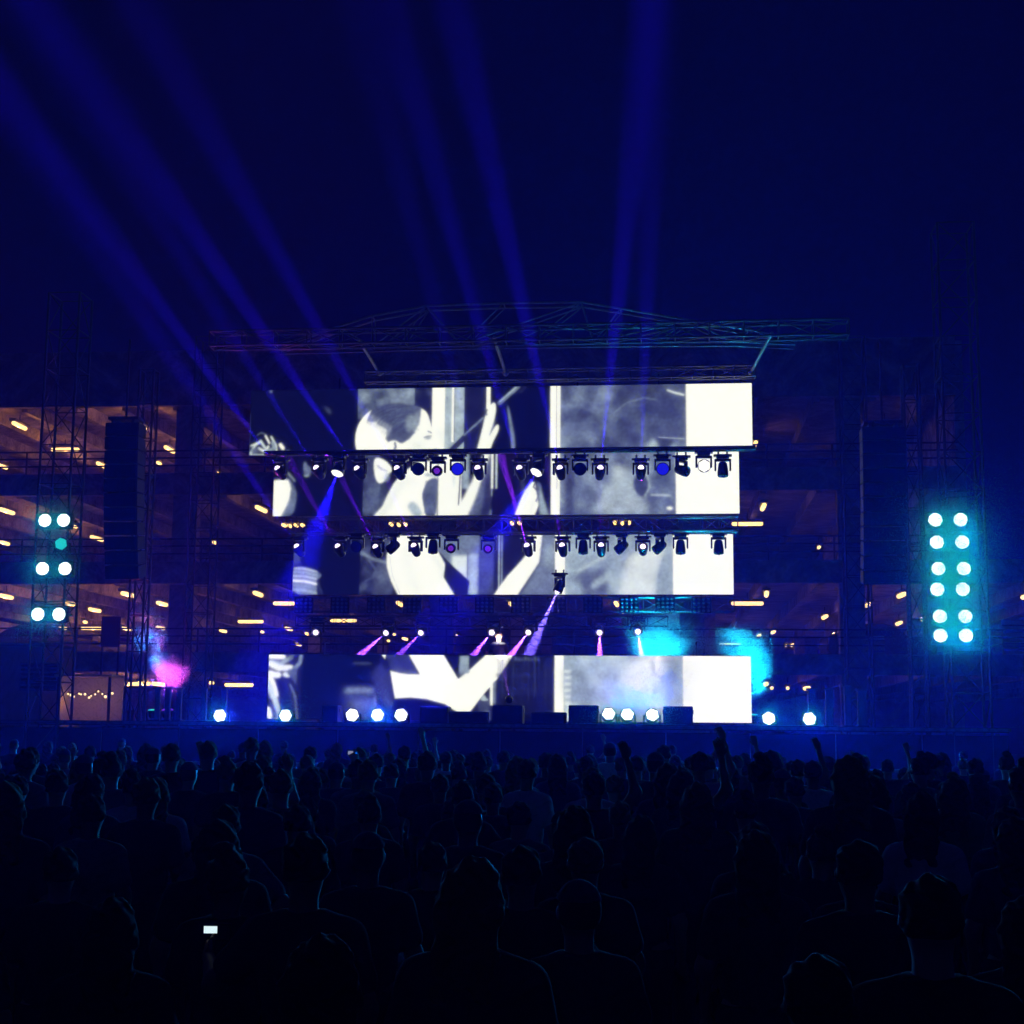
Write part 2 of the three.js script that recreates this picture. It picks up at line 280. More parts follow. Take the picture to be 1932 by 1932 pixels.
function picture(s, draw, mottleSeed) {
  const W = 1920, H = 256, cv = document.createElement('canvas'); cv.width = W; cv.height = H;
  const c = cv.getContext('2d');
  const map = (fr, x, y) => { const f = FR[fr], X = f[0] + x / f[2], Y = f[1] + y / f[2], k = (X - s.l) / (s.r - s.l), t = s.tl + k * (s.tr - s.tl), b = s.bl + k * (s.br - s.bl); return [k * W, (Y - t) / (b - t) * H]; };
  const css = (g, a = 1) => { const [r, q, b] = tone(g); return `rgba(${r},${q},${b},${a})`; };
  c.fillStyle = css(0.02); c.fillRect(0, 0, W, H);
  const ink = {
    poly(fr, pts, g, blur = 1.2, a = 1) { c.filter = blur ? `blur(${blur}px)` : 'none'; c.fillStyle = css(g, a); c.beginPath(); pts.forEach(([x, y], i) => { const q = map(fr, x, y); i ? c.lineTo(...q) : c.moveTo(...q); }); c.closePath(); c.fill(); c.filter = 'none'; },
    soft(fr, pts, g, blur = 1.5, a = 1) { c.filter = `blur(${blur}px)`; c.fillStyle = css(g, a); c.beginPath(); const q = pts.map(([x, y]) => map(fr, x, y)), n = q.length, mid = (i) => [(q[i % n][0] + q[(i + 1) % n][0]) / 2, (q[i % n][1] + q[(i + 1) % n][1]) / 2]; c.moveTo(...mid(0)); for (let i = 1; i <= n; i++) c.quadraticCurveTo(...q[i % n], ...mid(i)); c.closePath(); c.fill(); c.filter = 'none'; },
    rect(fr, x0, y0, x1, y1, g, blur = 1, a = 1) { ink.poly(fr, [[x0, y0], [x1, y0], [x1, y1], [x0, y1]], g, blur, a); },
    line(fr, pts, w, g, blur = 1, a = 1) { c.filter = `blur(${blur}px)`; c.strokeStyle = css(g, a); c.lineWidth = w; c.lineCap = 'round'; c.beginPath(); pts.forEach(([x, y], i) => { const q = map(fr, x, y); i ? c.lineTo(...q) : c.moveTo(...q); }); c.stroke(); c.filter = 'none'; },
    mottle(fr, x0, y0, x1, y1, lo, hi, f, a = 0.8) { const p = map(fr, x0, y0), q = map(fr, x1, y1), n = 10, w = Math.max(2, Math.round((q[0] - p[0]) / n)), h = Math.max(2, Math.round((q[1] - p[1]) / n)), m = document.createElement('canvas'); m.width = w; m.height = h; const e = m.getContext('2d'); for (let y = 0; y < h; y++) for (let x = 0; x < w; x++) { const g = lo + (hi - lo) * Math.min(1, Math.max(0, 0.5 + 1.2 * fbm((p[0] + x * n) * f, (p[1] + y * n) * f, mottleSeed, 3))); e.fillStyle = css(g, a); e.fillRect(x, y, 1, 1); } c.imageSmoothingEnabled = true; c.drawImage(m, p[0], p[1], q[0] - p[0], q[1] - p[1]); },
  };
  draw(ink);
  { const copy = document.createElement('canvas'); copy.width = W; copy.height = H; copy.getContext('2d').drawImage(cv, 0, 0); c.globalAlpha = 0.55; c.filter = 'blur(4px)'; c.drawImage(copy, 0, 0); c.globalAlpha = 0.3; c.globalCompositeOperation = 'screen'; c.filter = 'blur(12px)'; c.drawImage(copy, 0, 0); c.globalAlpha = 1; c.globalCompositeOperation = 'source-over'; c.filter = 'none'; }
  const d = c.getImageData(0, 0, W, H);                       // fine sensor grain and the pitch of the diodes
  for (let i = 0; i < d.data.length; i += 4) { const p = i >> 2, x = p % W, y = (p / W) | 0, dim = 1 + (1 - d.data[i] / 255) * (0.3 * noiseGen.noise(x * 0.02, y * 0.02, mottleSeed) + 0.2 * noiseGen.noise(x * 0.07, y * 0.07, mottleSeed)), k = dim * (1 + 0.05 * (((Math.imul(p, 2654435761) >>> 8) & 255) / 255 - 0.5)) * (x % 4 === 0 || y % 4 === 0 ? 0.94 : 1); for (let j = 0; j < 3; j++) d.data[i + j] = Math.min(255, d.data[i + j] * k); }
  c.putImageData(d, 0, 0);
  const t = new THREE.CanvasTexture(cv); t.colorSpace = THREE.SRGBColorSpace; t.magFilter = THREE.LinearFilter; return t;
}
const draws = [
  (k) => {
    k.mottle('a1', 1280, 130, 1932, 470, 0.3, 0.66, 0.02); k.rect('a2', 0, 130, 292, 500, 0.5, 4, 0.5);
    k.mottle('a2', 292, 130, 480, 560, 0.05, 0.32, 0.03);
    k.rect('a2', 480, 110, 632, 880, 1); k.rect('a2', 632, 110, 850, 880, 0.62); k.mottle('a2', 632, 110, 850, 880, 0.5, 0.72, 0.03, 0.5); k.rect('a2', 705, 110, 734, 740, 1, 0.8); k.line('a2', [[740, 110], [738, 720]], 2, 0.2);
    k.soft('a2', [[640, 230], [660, 230], [660, 250], [640, 250]], 0.3); k.soft('a2', [[800, 245], [820, 245], [820, 262], [800, 262]], 0.35);
    k.rect('a2', 852, 110, 1092, 880, 0.13); k.mottle('a2', 852, 110, 1090, 880, 0.08, 0.2, 0.03, 0.5);
    k.rect('a2', 1095, 110, 1146, 372, 1, 0.8);
    k.soft('a1', [[1290, 885], [1250, 720], [1275, 560], [1340, 450], [1450, 360], [1600, 312], [1760, 304], [1932, 335], [2010, 350], [2080, 400], [2120, 520], [2140, 640], [2200, 770], [2230, 800], [2205, 885], [1290, 885], [1290, 885]], 1, 1.2);
    k.soft('a2', [[400, 430], [465, 520], [490, 620], [545, 760], [585, 805], [560, 880], [200, 880], [200, 500]], 0.98, 2);
    k.poly('a1', [[1395, 500], [1420, 420], [1450, 352], [1520, 326], [1600, 304], [1760, 296], [1932, 327], [2010, 344], [2000, 420], [1985, 520], [1930, 640], [1880, 700], [1800, 748], [1730, 735], [1650, 745], [1610, 700], [1625, 600], [1570, 560], [1520, 545], [1500, 505], [1440, 510]], 0.31, 2.5);
    for (let i = 0; i < 60; i++) { const s = rnd(), x = 1410 + s * 380, y = 480 + 230 * s * rnd(), l = rr(0.5, 1.2); k.line('a1', [[x - 10, y], [x + 70 * l, y - 80 * l], [x + 190 * l, y - 140 * l + 20 * s], [x + 300 * l, y - 160 * l + 60 * s]].map(([p, q]) => [Math.min(p, 1995), Math.max(q, 312)]), rr(1, 4), rnd() < 0.5 ? 0.2 : 0.44, 1.5, 0.45); }
    for (let i = 0; i < 14; i++) { const x = 1400 + i * 17; k.line('a1', [[x, 500 + i * 13 + rr(-20, 20)], [x + 40, 430 + i * 10]], rr(4, 10), i % 2 ? 0.95 : 0.35, 4, 0.5); }
    k.soft('a2', [[240, 560], [300, 420], [340, 380], [330, 520], [280, 640]], 0.7, 8, 0.8); k.soft('a2', [[240, 760], [330, 700], [420, 760], [400, 860], [260, 860]], 0.86, 14, 0.6); k.line('a2', [[560, 600], [600, 700], [640, 800]], 20, 0.84, 8, 0.5);
    k.soft('a2', [[190, 430], [270, 420], [290, 520], [230, 640], [180, 600]], 0.62, 5, 0.7);
    k.soft('a1', [[1620, 760], [1660, 715], [1740, 715], [1775, 760], [1740, 880], [1640, 880]], 1, 2); k.line('a1', [[1715, 745], [1725, 790], [1712, 815], [1745, 850]], 7, 0.3, 1.5);
    for (let i = 0; i < 5; i++) k.line('a1', [[1300 + i * 40, 800], [1315 + i * 40, 870]], 2, 0.55, 2, 0.6);
    k.soft('a2', [[390, 690], [430, 672], [490, 680], [455, 712]], 0.45, 3, 0.9); k.line('a2', [[395, 685], [440, 672], [480, 668]], 3, 0.25, 1.5, 0.8); k.line('a2', [[440, 615], [480, 632]], 4, 0.4, 1.5); k.soft('a2', [[520, 800], [560, 820], [540, 860], [505, 850]], 0.6, 3);
    k.line('a2', [[690, 850], [850, 690], [1070, 480]], 20, 0.2, 1); k.line('a2', [[850, 660], [1060, 470]], 8, 0.5, 1.5);
    k.line('a2', [[1245, 300], [1460, 110]], 18, 0.42, 1); k.line('a2', [[1250, 285], [1430, 125]], 6, 0.66, 1); k.line('a2', [[1480, 180], [1550, 110]], 7, 0.22, 2);
    k.soft('a2', [[975, 890], [1010, 760], [1060, 560], [1085, 420], [1165, 285], [1205, 300], [1212, 380], [1190, 510], [1150, 625], [1150, 640], [1215, 530], [1250, 555], [1232, 640], [1175, 740], [1135, 890]], 0.97, 1.5);
    k.line('a2', [[1140, 660], [1200, 500]], 4, 0.5, 2); k.line('a2', [[1080, 360], [1100, 430]], 6, 0.3, 1.5);
    k.soft('a2', [[1322, 320], [1350, 330], [1400, 560], [1428, 720], [1425, 880], [1385, 880], [1375, 680]], 0.5, 2.5);
    k.rect('z2', 345, 100, 415, 570, 1, 0.8); k.line('z2', [[388, 110], [388, 565]], 1.5, 0.2, 0.6);
    k.rect('z2', 415, 100, 1222, 570, 0.36); k.mottle('z2', 415, 100, 1222, 570, 0.2, 0.56, 0.012); k.rect('z2', 820, 100, 1222, 400, 0.16, 30, 0.55); k.rect('z2', 640, 430, 900, 560, 0.2, 20, 0.6);
    k.line('z2', [[760, 300], [850, 230], [960, 200], [1030, 212]], 4, 0.56, 2.5, 0.8); k.line('z2', [[1110, 150], [1150, 165], [1212, 182]], 8, 0.92, 2); k.line('z2', [[1050, 462], [1210, 472]], 3, 0.85, 1.5); k.soft('z2', [[950, 560], [1010, 455], [1060, 520], [1040, 560]], 0.66, 6); k.soft('z2', [[1110, 560], [1150, 490], [1190, 560]], 0.62, 6);
    k.rect('z2', 1226, 90, 1700, 580, 1, 1.5);
    for (const [pts, w, g] of [[[[60, 850], [110, 760], [170, 720], [220, 790]], 12, 0.8], [[[130, 650], [170, 625], [220, 640]], 5, 0.5], [[[225, 660], [270, 740]], 10, 1], [[[290, 670], [350, 770], [360, 860]], 10, 0.85], [[[150, 800], [230, 840], [260, 780]], 12, 0.9], [[[400, 760], [430, 800]], 16, 1], [[[60, 770], [120, 745]], 8, 0.9], [[[40, 865], [340, 868]], 6, 0.8], [[[250, 830], [330, 800], [310, 740]], 14, 0.55], [[[430, 850], [500, 830]], 9, 0.5]]) k.line('a1', pts, w, g, 2);
    k.soft('a1', [[55, 850], [80, 790], [150, 800], [160, 860]], 0.35, 5); k.soft('a1', [[880, 320], [940, 350], [990, 385], [965, 440], [920, 390]], 0.3, 4); k.soft('a1', [[250, 150], [290, 150], [285, 180], [260, 180]], 0.7, 3);
    k.line('a1', [[44, 400], [44, 870]], 1.5, 0.35, 0.6);
  },
  (k) => {
    k.soft('a3', [[255, 280], [430, 270], [540, 440], [520, 600], [480, 720], [255, 720]], 0.4, 3); k.poly('a3', [[255, 305], [430, 305], [462, 400], [445, 520], [405, 620], [350, 720], [255, 720]], 1, 3);
    k.soft('a3', [[590, 100], [630, 100], [640, 150], [690, 160], [690, 270], [600, 260]], 0.42, 3); k.line('a3', [[420, 230], [500, 320]], 8, 0.7, 4); k.soft('a3', [[570, 250], [690, 250], [640, 290]], 0.6, 3);
    k.mottle('a3', 1290, 30, 1480, 720, 0.16, 0.44, 0.03); k.rect('a3', 1340, 330, 1560, 720, 0.4, 14, 0.6);
    k.soft('a3', [[1400, 150], [1415, 60], [1480, 60], [1560, 100], [1640, 200], [1580, 250], [1540, 330], [1480, 362], [1430, 310]], 0.98, 2); k.line('a3', [[1450, 150], [1500, 190], [1560, 215]], 5, 0.4, 3, 0.8); k.soft('a3', [[1540, 240], [1600, 230], [1590, 330], [1520, 340]], 0.6, 6, 0.8);
    k.poly('a3', [[1410, 725], [1520, 600], [1570, 480], [1640, 350], [1740, 230], [1932, 100], [2140, 100], [2140, 725]], 1, 2.5);
    k.soft('a4', [[90, 590], [190, 540], [300, 725], [180, 725]], 0.62, 6);
    k.soft('a4', [[268, 480], [300, 380], [350, 300], [455, 285], [445, 480], [436, 740], [320, 740], [290, 600]], 0.33, 2); k.mottle('a4', 300, 320, 430, 690, 0.26, 0.42, 0.05, 0.4); k.soft('a4', [[280, 240], [520, 250], [520, 285], [300, 275]], 0.62, 5);
    k.rect('a4', 452, 20, 720, 725, 0.98, 1.5); k.line('a4', [[706, 100], [695, 420], [686, 600]], 4, 0.15, 1); k.rect('a4', 722, 20, 805, 420, 0.55, 4); k.line('a4', [[632, 250], [632, 390]], 10, 0.82, 4); k.line('a3', [[1600, 560], [1680, 420], [1760, 330]], 26, 0.84, 12, 0.6); k.line('a3', [[1500, 700], [1590, 600]], 22, 0.82, 10, 0.6); k.line('a4', [[20, 200], [120, 330], [200, 350]], 24, 0.88, 12, 0.6);
    k.poly('a4', [[800, 725], [1000, 20], [1048, 20], [1048, 725]], 0.34, 5); k.poly('a4', [[940, 725], [1000, 300], [1048, 100], [1048, 725]], 0.16, 6, 0.8); k.poly('a4', [[620, 725], [690, 600], [830, 330], [960, 20], [1040, 20], [950, 300], [880, 520], [795, 725]], 0.97, 4);
    k.rect('a4', 1048, 20, 1078, 420, 0.95, 1.5); k.line('a4', [[1060, 420], [1060, 500]], 5, 0.7, 2); k.rect('a4', 1098, 20, 1122, 420, 0.8, 1.5); k.line('a4', [[1050, 660], [1045, 720]], 8, 0.5, 3);
    k.poly('a4', [[1310, 725], [1370, 570], [1430, 440], [1510, 335], [1548, 345], [1560, 440], [1580, 520], [1592, 600], [1545, 725]], 0.99, 2); k.poly('a4', [[1570, 340], [1600, 360], [1650, 540], [1710, 725], [1600, 725], [1590, 560]], 0.58, 4); k.line('a4', [[1545, 350], [1530, 400], [1560, 430]], 4, 0.2, 1.2); k.line('a4', [[1590, 360], [1580, 520], [1560, 560]], 6, 0.3, 2); k.line('a4', [[1520, 560], [1500, 700]], 3, 0.8, 2); k.line('a4', [[1390, 260], [1420, 460]], 10, 0.5, 6, 0.6);
    k.rect('z2', 345, 550, 408, 990, 1, 1); k.line('z2', [[388, 560], [386, 800]], 2, 0.4, 0.8);
    k.rect('z2', 408, 550, 1156, 990, 0.38); k.mottle('z2', 408, 550, 1156, 990, 0.22, 0.6, 0.012); k.soft('z2', [[640, 900], [700, 780], [800, 660], [880, 640], [900, 760], [960, 880], [1020, 975], [640, 975]], 0.72, 14, 0.7); k.rect('z2', 440, 560, 500, 990, 0.22, 8, 0.7); k.soft('z2', [[740, 620], [830, 660], [820, 740], [750, 720]], 0.8, 12, 0.7);
    k.soft('z2', [[890, 720], [940, 690], [985, 730], [980, 830], [930, 860], [885, 800]], 0.26, 4); k.line('z2', [[930, 700], [975, 715], [990, 790], [960, 850]], 7, 0.7, 3); k.soft('z2', [[950, 740], [985, 750], [975, 785], [950, 775]], 0.3, 3); k.line('z2', [[1000, 842], [1120, 848]], 6, 0.85, 3); k.soft('z2', [[1095, 920], [1140, 920], [1140, 945], [1100, 945]], 1, 3); k.rect('z2', 1020, 560, 1156, 800, 0.3, 12, 0.5);
    k.rect('z2', 1157, 540, 1600, 990, 1, 1.5);
  },
  (k) => {
    k.rect('z3', 392, 270, 440, 365, 0.3, 3); k.soft('z3', [[385, 375], [480, 375], [590, 425], [580, 450], [545, 470], [560, 570], [385, 570]], 0.42, 2); for (const [y, w, g] of [[388, 6, 0.95], [412, 9, 0.6], [438, 6, 0.9], [470, 12, 1], [500, 10, 0.5], [530, 14, 0.62]]) k.line('z3', [[388, y], [470, y + 4], [550, y + 22]], w, g, 3);
    k.line('z3', [[560, 480], [590, 560]], 6, 0.3, 3);
    k.mottle('z3', 840, 165, 1060, 560, 0.1, 0.36, 0.02); k.line('z3', [[850, 285], [930, 325], [1020, 350]], 12, 0.62, 5, 0.8); k.line('z3', [[900, 330], [950, 400], [930, 450], [880, 470]], 7, 0.36, 3); k.rect('z3', 950, 350, 1060, 560, 0.42, 16, 0.6);
    k.rect('z3', 1300, 160, 1640, 560, 0.46, 2); k.rect('z3', 1300, 160, 1640, 290, 0.4, 10, 0.7); k.rect('z3', 1455, 300, 1560, 560, 0.85, 6); k.line('z3', [[1562, 280], [1562, 450]], 3, 0.1, 1); k.rect('z3', 1570, 290, 1625, 560, 0.66, 6); k.rect('z3', 1640, 160, 1740, 560, 0.3, 6); k.rect('z3', 1740, 160, 1932, 560, 0.1, 4);
    k.poly('z3', [[1090, 160], [1300, 160], [1360, 260], [1412, 360], [1405, 440], [1480, 575], [1105, 575], [1050, 470], [1022, 380], [1018, 300], [1050, 200]], 1, 2.5); k.line('z3', [[1040, 300], [1060, 430], [1115, 555]], 2, 0.6, 1); k.line('z3', [[1150, 260], [1170, 400], [1230, 540]], 24, 0.88, 14, 0.6); k.line('z3', [[1330, 300], [1385, 380], [1390, 450]], 16, 0.84, 8, 0.6);
    k.poly('z3', [[1340, 235], [1430, 340], [1575, 470], [1560, 575], [1490, 575], [1405, 445], [1415, 350]], 0.1, 1.5);
    k.rect('z3', 1764, 160, 1774, 575, 0.75, 1.5); k.rect('z3', 1782, 160, 1793, 500, 0.55, 1.5);
    k.poly('z4', [[-45, 575], [60, 430], [150, 330], [182, 290], [190, 150], [292, 150], [272, 340], [200, 450], [118, 575]], 1, 2.5);
    k.poly('z4', [[292, 150], [370, 150], [370, 575], [130, 575], [272, 340]], 0.42, 6); k.rect('z4', 300, 230, 370, 380, 0.6, 10, 0.7);
    k.rect('z4', 370, 145, 440, 575, 1, 1.5); k.poly('z4', [[440, 410], [470, 430], [480, 500], [555, 575], [420, 575]], 0.97, 4);
    k.rect('z4', 440, 145, 1136, 575, 0.55, 2, 1); k.mottle('z4', 440, 145, 1136, 575, 0.4, 0.72, 0.012, 0.8); k.poly('z4', [[440, 145], [620, 145], [560, 330], [470, 380]], 0.6, 8, 0.6); k.poly('z4', [[520, 400], [640, 400], [700, 350], [720, 560], [560, 560]], 0.28, 14, 0.75); k.line('z4', [[520, 400], [700, 300]], 12, 0.72, 6); k.line('z4', [[620, 500], [730, 420]], 26, 0.66, 10); k.poly('z4', [[840, 300], [1080, 200], [1075, 320], [1030, 450], [1030, 575], [780, 575]], 0.9, 14, 0.75); k.poly('z4', [[1080, 300], [1136, 300], [1136, 575], [1034, 575], [1040, 420]], 0.56, 3);
    k.rect('z4', 1137, 140, 1560, 580, 1, 1.5);
  },
  (k) => {
    k.rect('a6', 80, 100, 450, 830, 0.12, 4); for (const [pts, w, g] of [[[[100, 135], [250, 140]], 22, 1], [[[110, 190], [220, 215], [330, 150]], 18, 0.62], [[[110, 215], [200, 255], [330, 255]], 26, 0.95], [[[440, 130], [430, 200], [370, 265]], 16, 0.55], [[[330, 150], [360, 110]], 14, 0.4], [[[110, 310], [170, 330], [200, 330]], 26, 0.98], [[[275, 325], [310, 330]], 22, 0.9], [[[330, 300], [370, 350], [375, 280]], 24, 0.35], [[[100, 380], [140, 520], [200, 700], [215, 790]], 30, 0.8], [[[110, 340], [170, 450], [190, 540]], 18, 1], [[[120, 600], [180, 760]], 14, 0.2], [[[100, 690], [120, 760]], 26, 1], [[[330, 430], [390, 560], [405, 700], [415, 790]], 8, 0.5], [[[230, 420], [300, 640], [330, 790]], 34, 0.1], [[[280, 400], [345, 560], [380, 790]], 12, 0.22]]) k.line('a6', pts, w, g, 3);
    k.rect('a6', 870, 440, 1260, 860, 0.2, 12); k.poly('a6', [[940, 460], [1255, 460], [1255, 520], [900, 520]], 0.5, 8); k.rect('a6', 980, 560, 1250, 740, 0.42, 16, 0.8); k.rect('a6', 1235, 540, 1258, 690, 0.7, 4, 0.8); k.rect('a6', 1045, 745, 1200, 800, 0.3, 3); k.line('a6', [[1010, 205], [1200, 208]], 7, 0.4, 4); k.poly('a6', [[1180, 320], [1300, 200], [1390, 260], [1440, 600], [1390, 720], [1270, 560]], 0.25, 10); k.poly('a6', [[1330, 430], [1380, 560], [1440, 610], [1420, 690], [1360, 600]], 0.34, 6);
    k.poly('a6', [[1300, 110], [1360, 110], [1345, 165]], 1, 1.5); k.line('a6', [[1440, 122], [1570, 122]], 9, 1, 2);
    k.poly('a7', [[110, 330], [320, 330], [430, 512], [300, 505], [150, 478]], 0.24, 1.5); k.poly('a7', [[160, 470], [350, 480], [425, 508], [330, 510]], 0.4, 6, 0.7);
    k.poly('a7', [[150, 478], [240, 500], [330, 511], [430, 512], [318, 325], [650, 325], [720, 440], [790, 552], [900, 460], [1045, 325], [1305, 325], [1150, 560], [1060, 660], [980, 760], [905, 862], [780, 862], [730, 830], [670, 790], [500, 745], [350, 730], [200, 740]], 1, 1.5);
    k.rect('a7', 800, 340, 892, 500, 0.6, 3); k.poly('a7', [[800, 420], [890, 420], [892, 470], [795, 552]], 0.5, 6, 0.8); k.poly('a7', [[892, 340], [1030, 340], [892, 470]], 0.13, 2);
    k.poly('a7', [[1300, 340], [1672, 340], [1672, 880], [905, 880], [1150, 570]], 0.08, 2); for (let i = 0; i < 26; i++) { const x = 1160 + i * 20; k.line('a7', [[x, 360 + (i * 37) % 60], [x, 620 + (i * 53) % 200]], 2 + (i % 3), 0.12 + ((i * 7) % 5) * 0.06, 2, 0.8); }
    for (const y of [520, 650, 690, 770]) k.line('a7', [[1150, y], [1660, y]], 10, 0.2, 6, 0.7);
    k.rect('a7', 1085, 590, 1116, 800, 0.98, 1.5); k.rect('a7', 1122, 580, 1140, 790, 0.5, 3); k.soft('a7', [[1000, 730], [1040, 690], [1050, 730], [1080, 745], [1060, 760], [1000, 758]], 0.7, 2); k.rect('a7', 980, 765, 1085, 940, 0.28, 3); k.rect('a7', 1040, 850, 1085, 940, 0.5, 5); for (let i = 0; i < 8; i++) k.line('a7', [[1320 + i * 30, 350 + (i % 3) * 12], [1322 + i * 30, 380]], 6, 0.6, 3, 0.8);
    k.rect('z6', 370, 395, 436, 880, 1, 1.5); k.rect('z6', 436, 395, 1206, 880, 0.62, 3); k.mottle('z6', 436, 395, 1206, 880, 0.5, 0.8, 0.012, 0.7); k.poly('z6', [[440, 480], [560, 500], [640, 700], [500, 740], [440, 640]], 0.5, 16, 0.8); k.poly('z6', [[830, 480], [960, 400], [1080, 400], [1110, 640], [1100, 780], [820, 700]], 0.97, 22, 0.9); k.line('z6', [[1010, 440], [1025, 520]], 9, 0.5, 6, 0.7); k.line('z6', [[1050, 420], [1040, 500]], 14, 1, 4); k.rect('z6', 1110, 420, 1200, 740, 0.62, 12, 0.6); for (let i = 0; i < 6; i++) k.rect('z6', 436, 500 + i * 42, 480, 520 + i * 42, 0.9, 4);
    k.rect('z6', 1206, 390, 1700, 900, 1, 2);
  },
];
let djX = 0, RISER = 0;
const creamLight = lin(0.95, 1, 0.85);
SC.forEach((s, i) => {
  const k = 1932 / 2448, a = at(s.l * k, s.tl * k, s.z), b = at(s.r * k, s.tr * k, s.z), c = at(s.l * k, s.bl * k, s.z), d = at(s.r * k, s.br * k, s.z);
  s.x0 = (a.x + c.x) / 2; s.x1 = (b.x + d.x) / 2; s.y1 = (a.y + b.y) / 2; s.y0 = (c.y + d.y) / 2;
  const w = s.x1 - s.x0, h = s.y1 - s.y0, cx = (s.x0 + s.x1) / 2, cy = (s.y0 + s.y1) / 2;
  const t = thing('video_screen', ['uppermost wide LED screen showing a woman with slicked-back hair in profile', 'wide LED screen second from the top, behind the upper row of spotlights', 'wide LED screen third from the top, behind the lower row of spotlights', 'lowest wide LED screen standing on the deck in front of the performer'][i], 'screen', V(cx, s.y0, s.z), 0, 'stacked video screens');
  part(t, 'display', new THREE.PlaneGeometry(w, h).translate(0, h / 2, 0.012), std({ color: lin(0.012, 0.012, 0.016), roughness: 0.6, emissive: lin(1, 1, 1), emissiveMap: picture(s, draws[i], 11 + i * 7), emissiveIntensity: 1.3 }));
  const n = 12;
  for (let j = 0; j < n; j++) part(t, 'cabinet', box(w / n - 0.006, h - 0.01, 0.12, -w / 2 + w / n * (j + 0.5), h / 2, -0.065), M.blackMetal);
  if (i < 3) for (let j = 0; j <= 6; j++) part(t, 'hanging_strap', box(0.05, 0.34, 0.02, -w / 2 + 0.3 + j * (w - 0.6) / 6, h + 0.17, -0.07), M.blackMetal);
  const L = new THREE.RectAreaLight(creamLight, 0.16, w, h); L.position.set(0, h / 2, 0.05); L.rotation.y = Math.PI; t.add(L);
});
djX = at(941, 1210, -2.4).x; RISER = SC[3].y1 - 1.12;
for (const [i, label] of [[1, 'pipe truss tucked under the top screen, carrying the upper spotlights'], [2, 'open box truss between the second and third screens, carrying the lower spotlights']]) {
  const z = i === 1 ? 0.55 : -2.5, a = at(i === 1 ? 500 : 548, i === 1 ? 853 : 991, z), b = at(i === 1 ? 1425 : 1392, i === 1 ? 848 : 991, z); b.y = a.y = (a.y + b.y) / 2;
  truss('lighting_truss', label, 'truss', a, b, i === 1 ? 0.2 : 0.4, i === 1 ? 0.07 : 0.44, 0.55, i === 1 ? M.blackMetal : M.alu, 0.024, 0.012);
}

// ------------------------------------------------------------------ moving heads and other stage lights
const lathe = (pts, seg = 22) => new THREE.LatheGeometry(pts.map(([r, y]) => new THREE.Vector2(r, y)), seg).rotateX(Math.PI / 2);   // axis along +z
const headBeam = lathe([[0.001, -0.2], [0.085, -0.2], [0.115, -0.16], [0.135, -0.05], [0.15, 0.08], [0.15, 0.19], [0.135, 0.21], [0.12, 0.2], [0.105, 0.17], [0.001, 0.17]]);
const headWash = lathe([[0.001, -0.13], [0.1, -0.13], [0.13, -0.1], [0.165, 0], [0.185, 0.1], [0.185, 0.15], [0.172, 0.16], [0.165, 0.135], [0.001, 0.135]]);
const lensBeam = new THREE.SphereGeometry(0.085, 18, 9, 0, Math.PI * 2, 0, Math.PI / 2).rotateX(Math.PI / 2).translate(0, 0, 0.165), lensWash = new THREE.CircleGeometry(0.162, 24).translate(0, 0, 0.142), lensHex = new THREE.CylinderGeometry(0.175, 0.175, 0.05, 6, 1).rotateX(Math.PI / 2).translate(0, 0, 0.16);
const baseGeo = merge([rbox(0.36, 0.12, 0.26, 0.03, 0, -0.1, 0), box(0.1, 0.05, 0.2, -0.2, -0.07, 0), box(0.1, 0.05, 0.2, 0.2, -0.07, 0)]), clampGeo = merge([box(0.05, 0.12, 0.05, -0.12, 0, 0), box(0.05, 0.12, 0.05, 0.12, 0, 0)]);
const yokeGeo = merge([rbox(0.46, 0.07, 0.12, 0.02, 0, -0.2, 0), rbox(0.05, 0.3, 0.12, 0.02, -0.205, -0.35, 0), rbox(0.05, 0.3, 0.12, 0.02, 0.205, -0.35, 0)]);
function mover(p, dir, wash, lensMat, label, group, beam) {
  const t = thing('moving_head_light', label, 'stage light', p, 0, group);
  dir = dir.clone().normalize();
  part(t, 'clamp', clampGeo, M.alu); part(t, 'base', baseGeo, M.blackPlastic);
  const y = part(t, 'yoke', yokeGeo, M.blackPlastic); y.rotation.y = Math.abs(dir.x) + Math.abs(dir.z) < 0.05 ? 0 : Math.atan2(dir.x, Math.max(dir.z, 0.3));
  const h = part(t, 'head', wash ? headWash : headBeam, M.blackPlastic, V(0, -0.45, 0)); h.quaternion.setFromUnitVectors(V(0, 0, 1), dir);
  part(h, 'lens', wash ? (lensMat === G.white ? lensHex : lensWash) : lensBeam, lensMat);
  if (beam) { const q = V(0, -0.45, 0).addScaledVector(dir, wash ? 0.24 : 0.26); lamp(t, 'spot', beam.color, beam.power, q, q.clone().addScaledVector(dir, 10), beam.angle ?? 2.6, 0.5, 0.08); }
  return t;
}
const blueBeam = lin(0.05, 0.002, 1), violetBeam = lin(0.42, 0.02, 1), pinkBeam = lin(0.7, 0.14, 1), cyan = lin(0, 0.2, 1), aqua = lin(0.005, 0.5, 0.72), coldWhite = lin(0.55, 0.85, 1);
const off = { mat: M.lensOff, dir: V(0.05, -0.15, 1) };
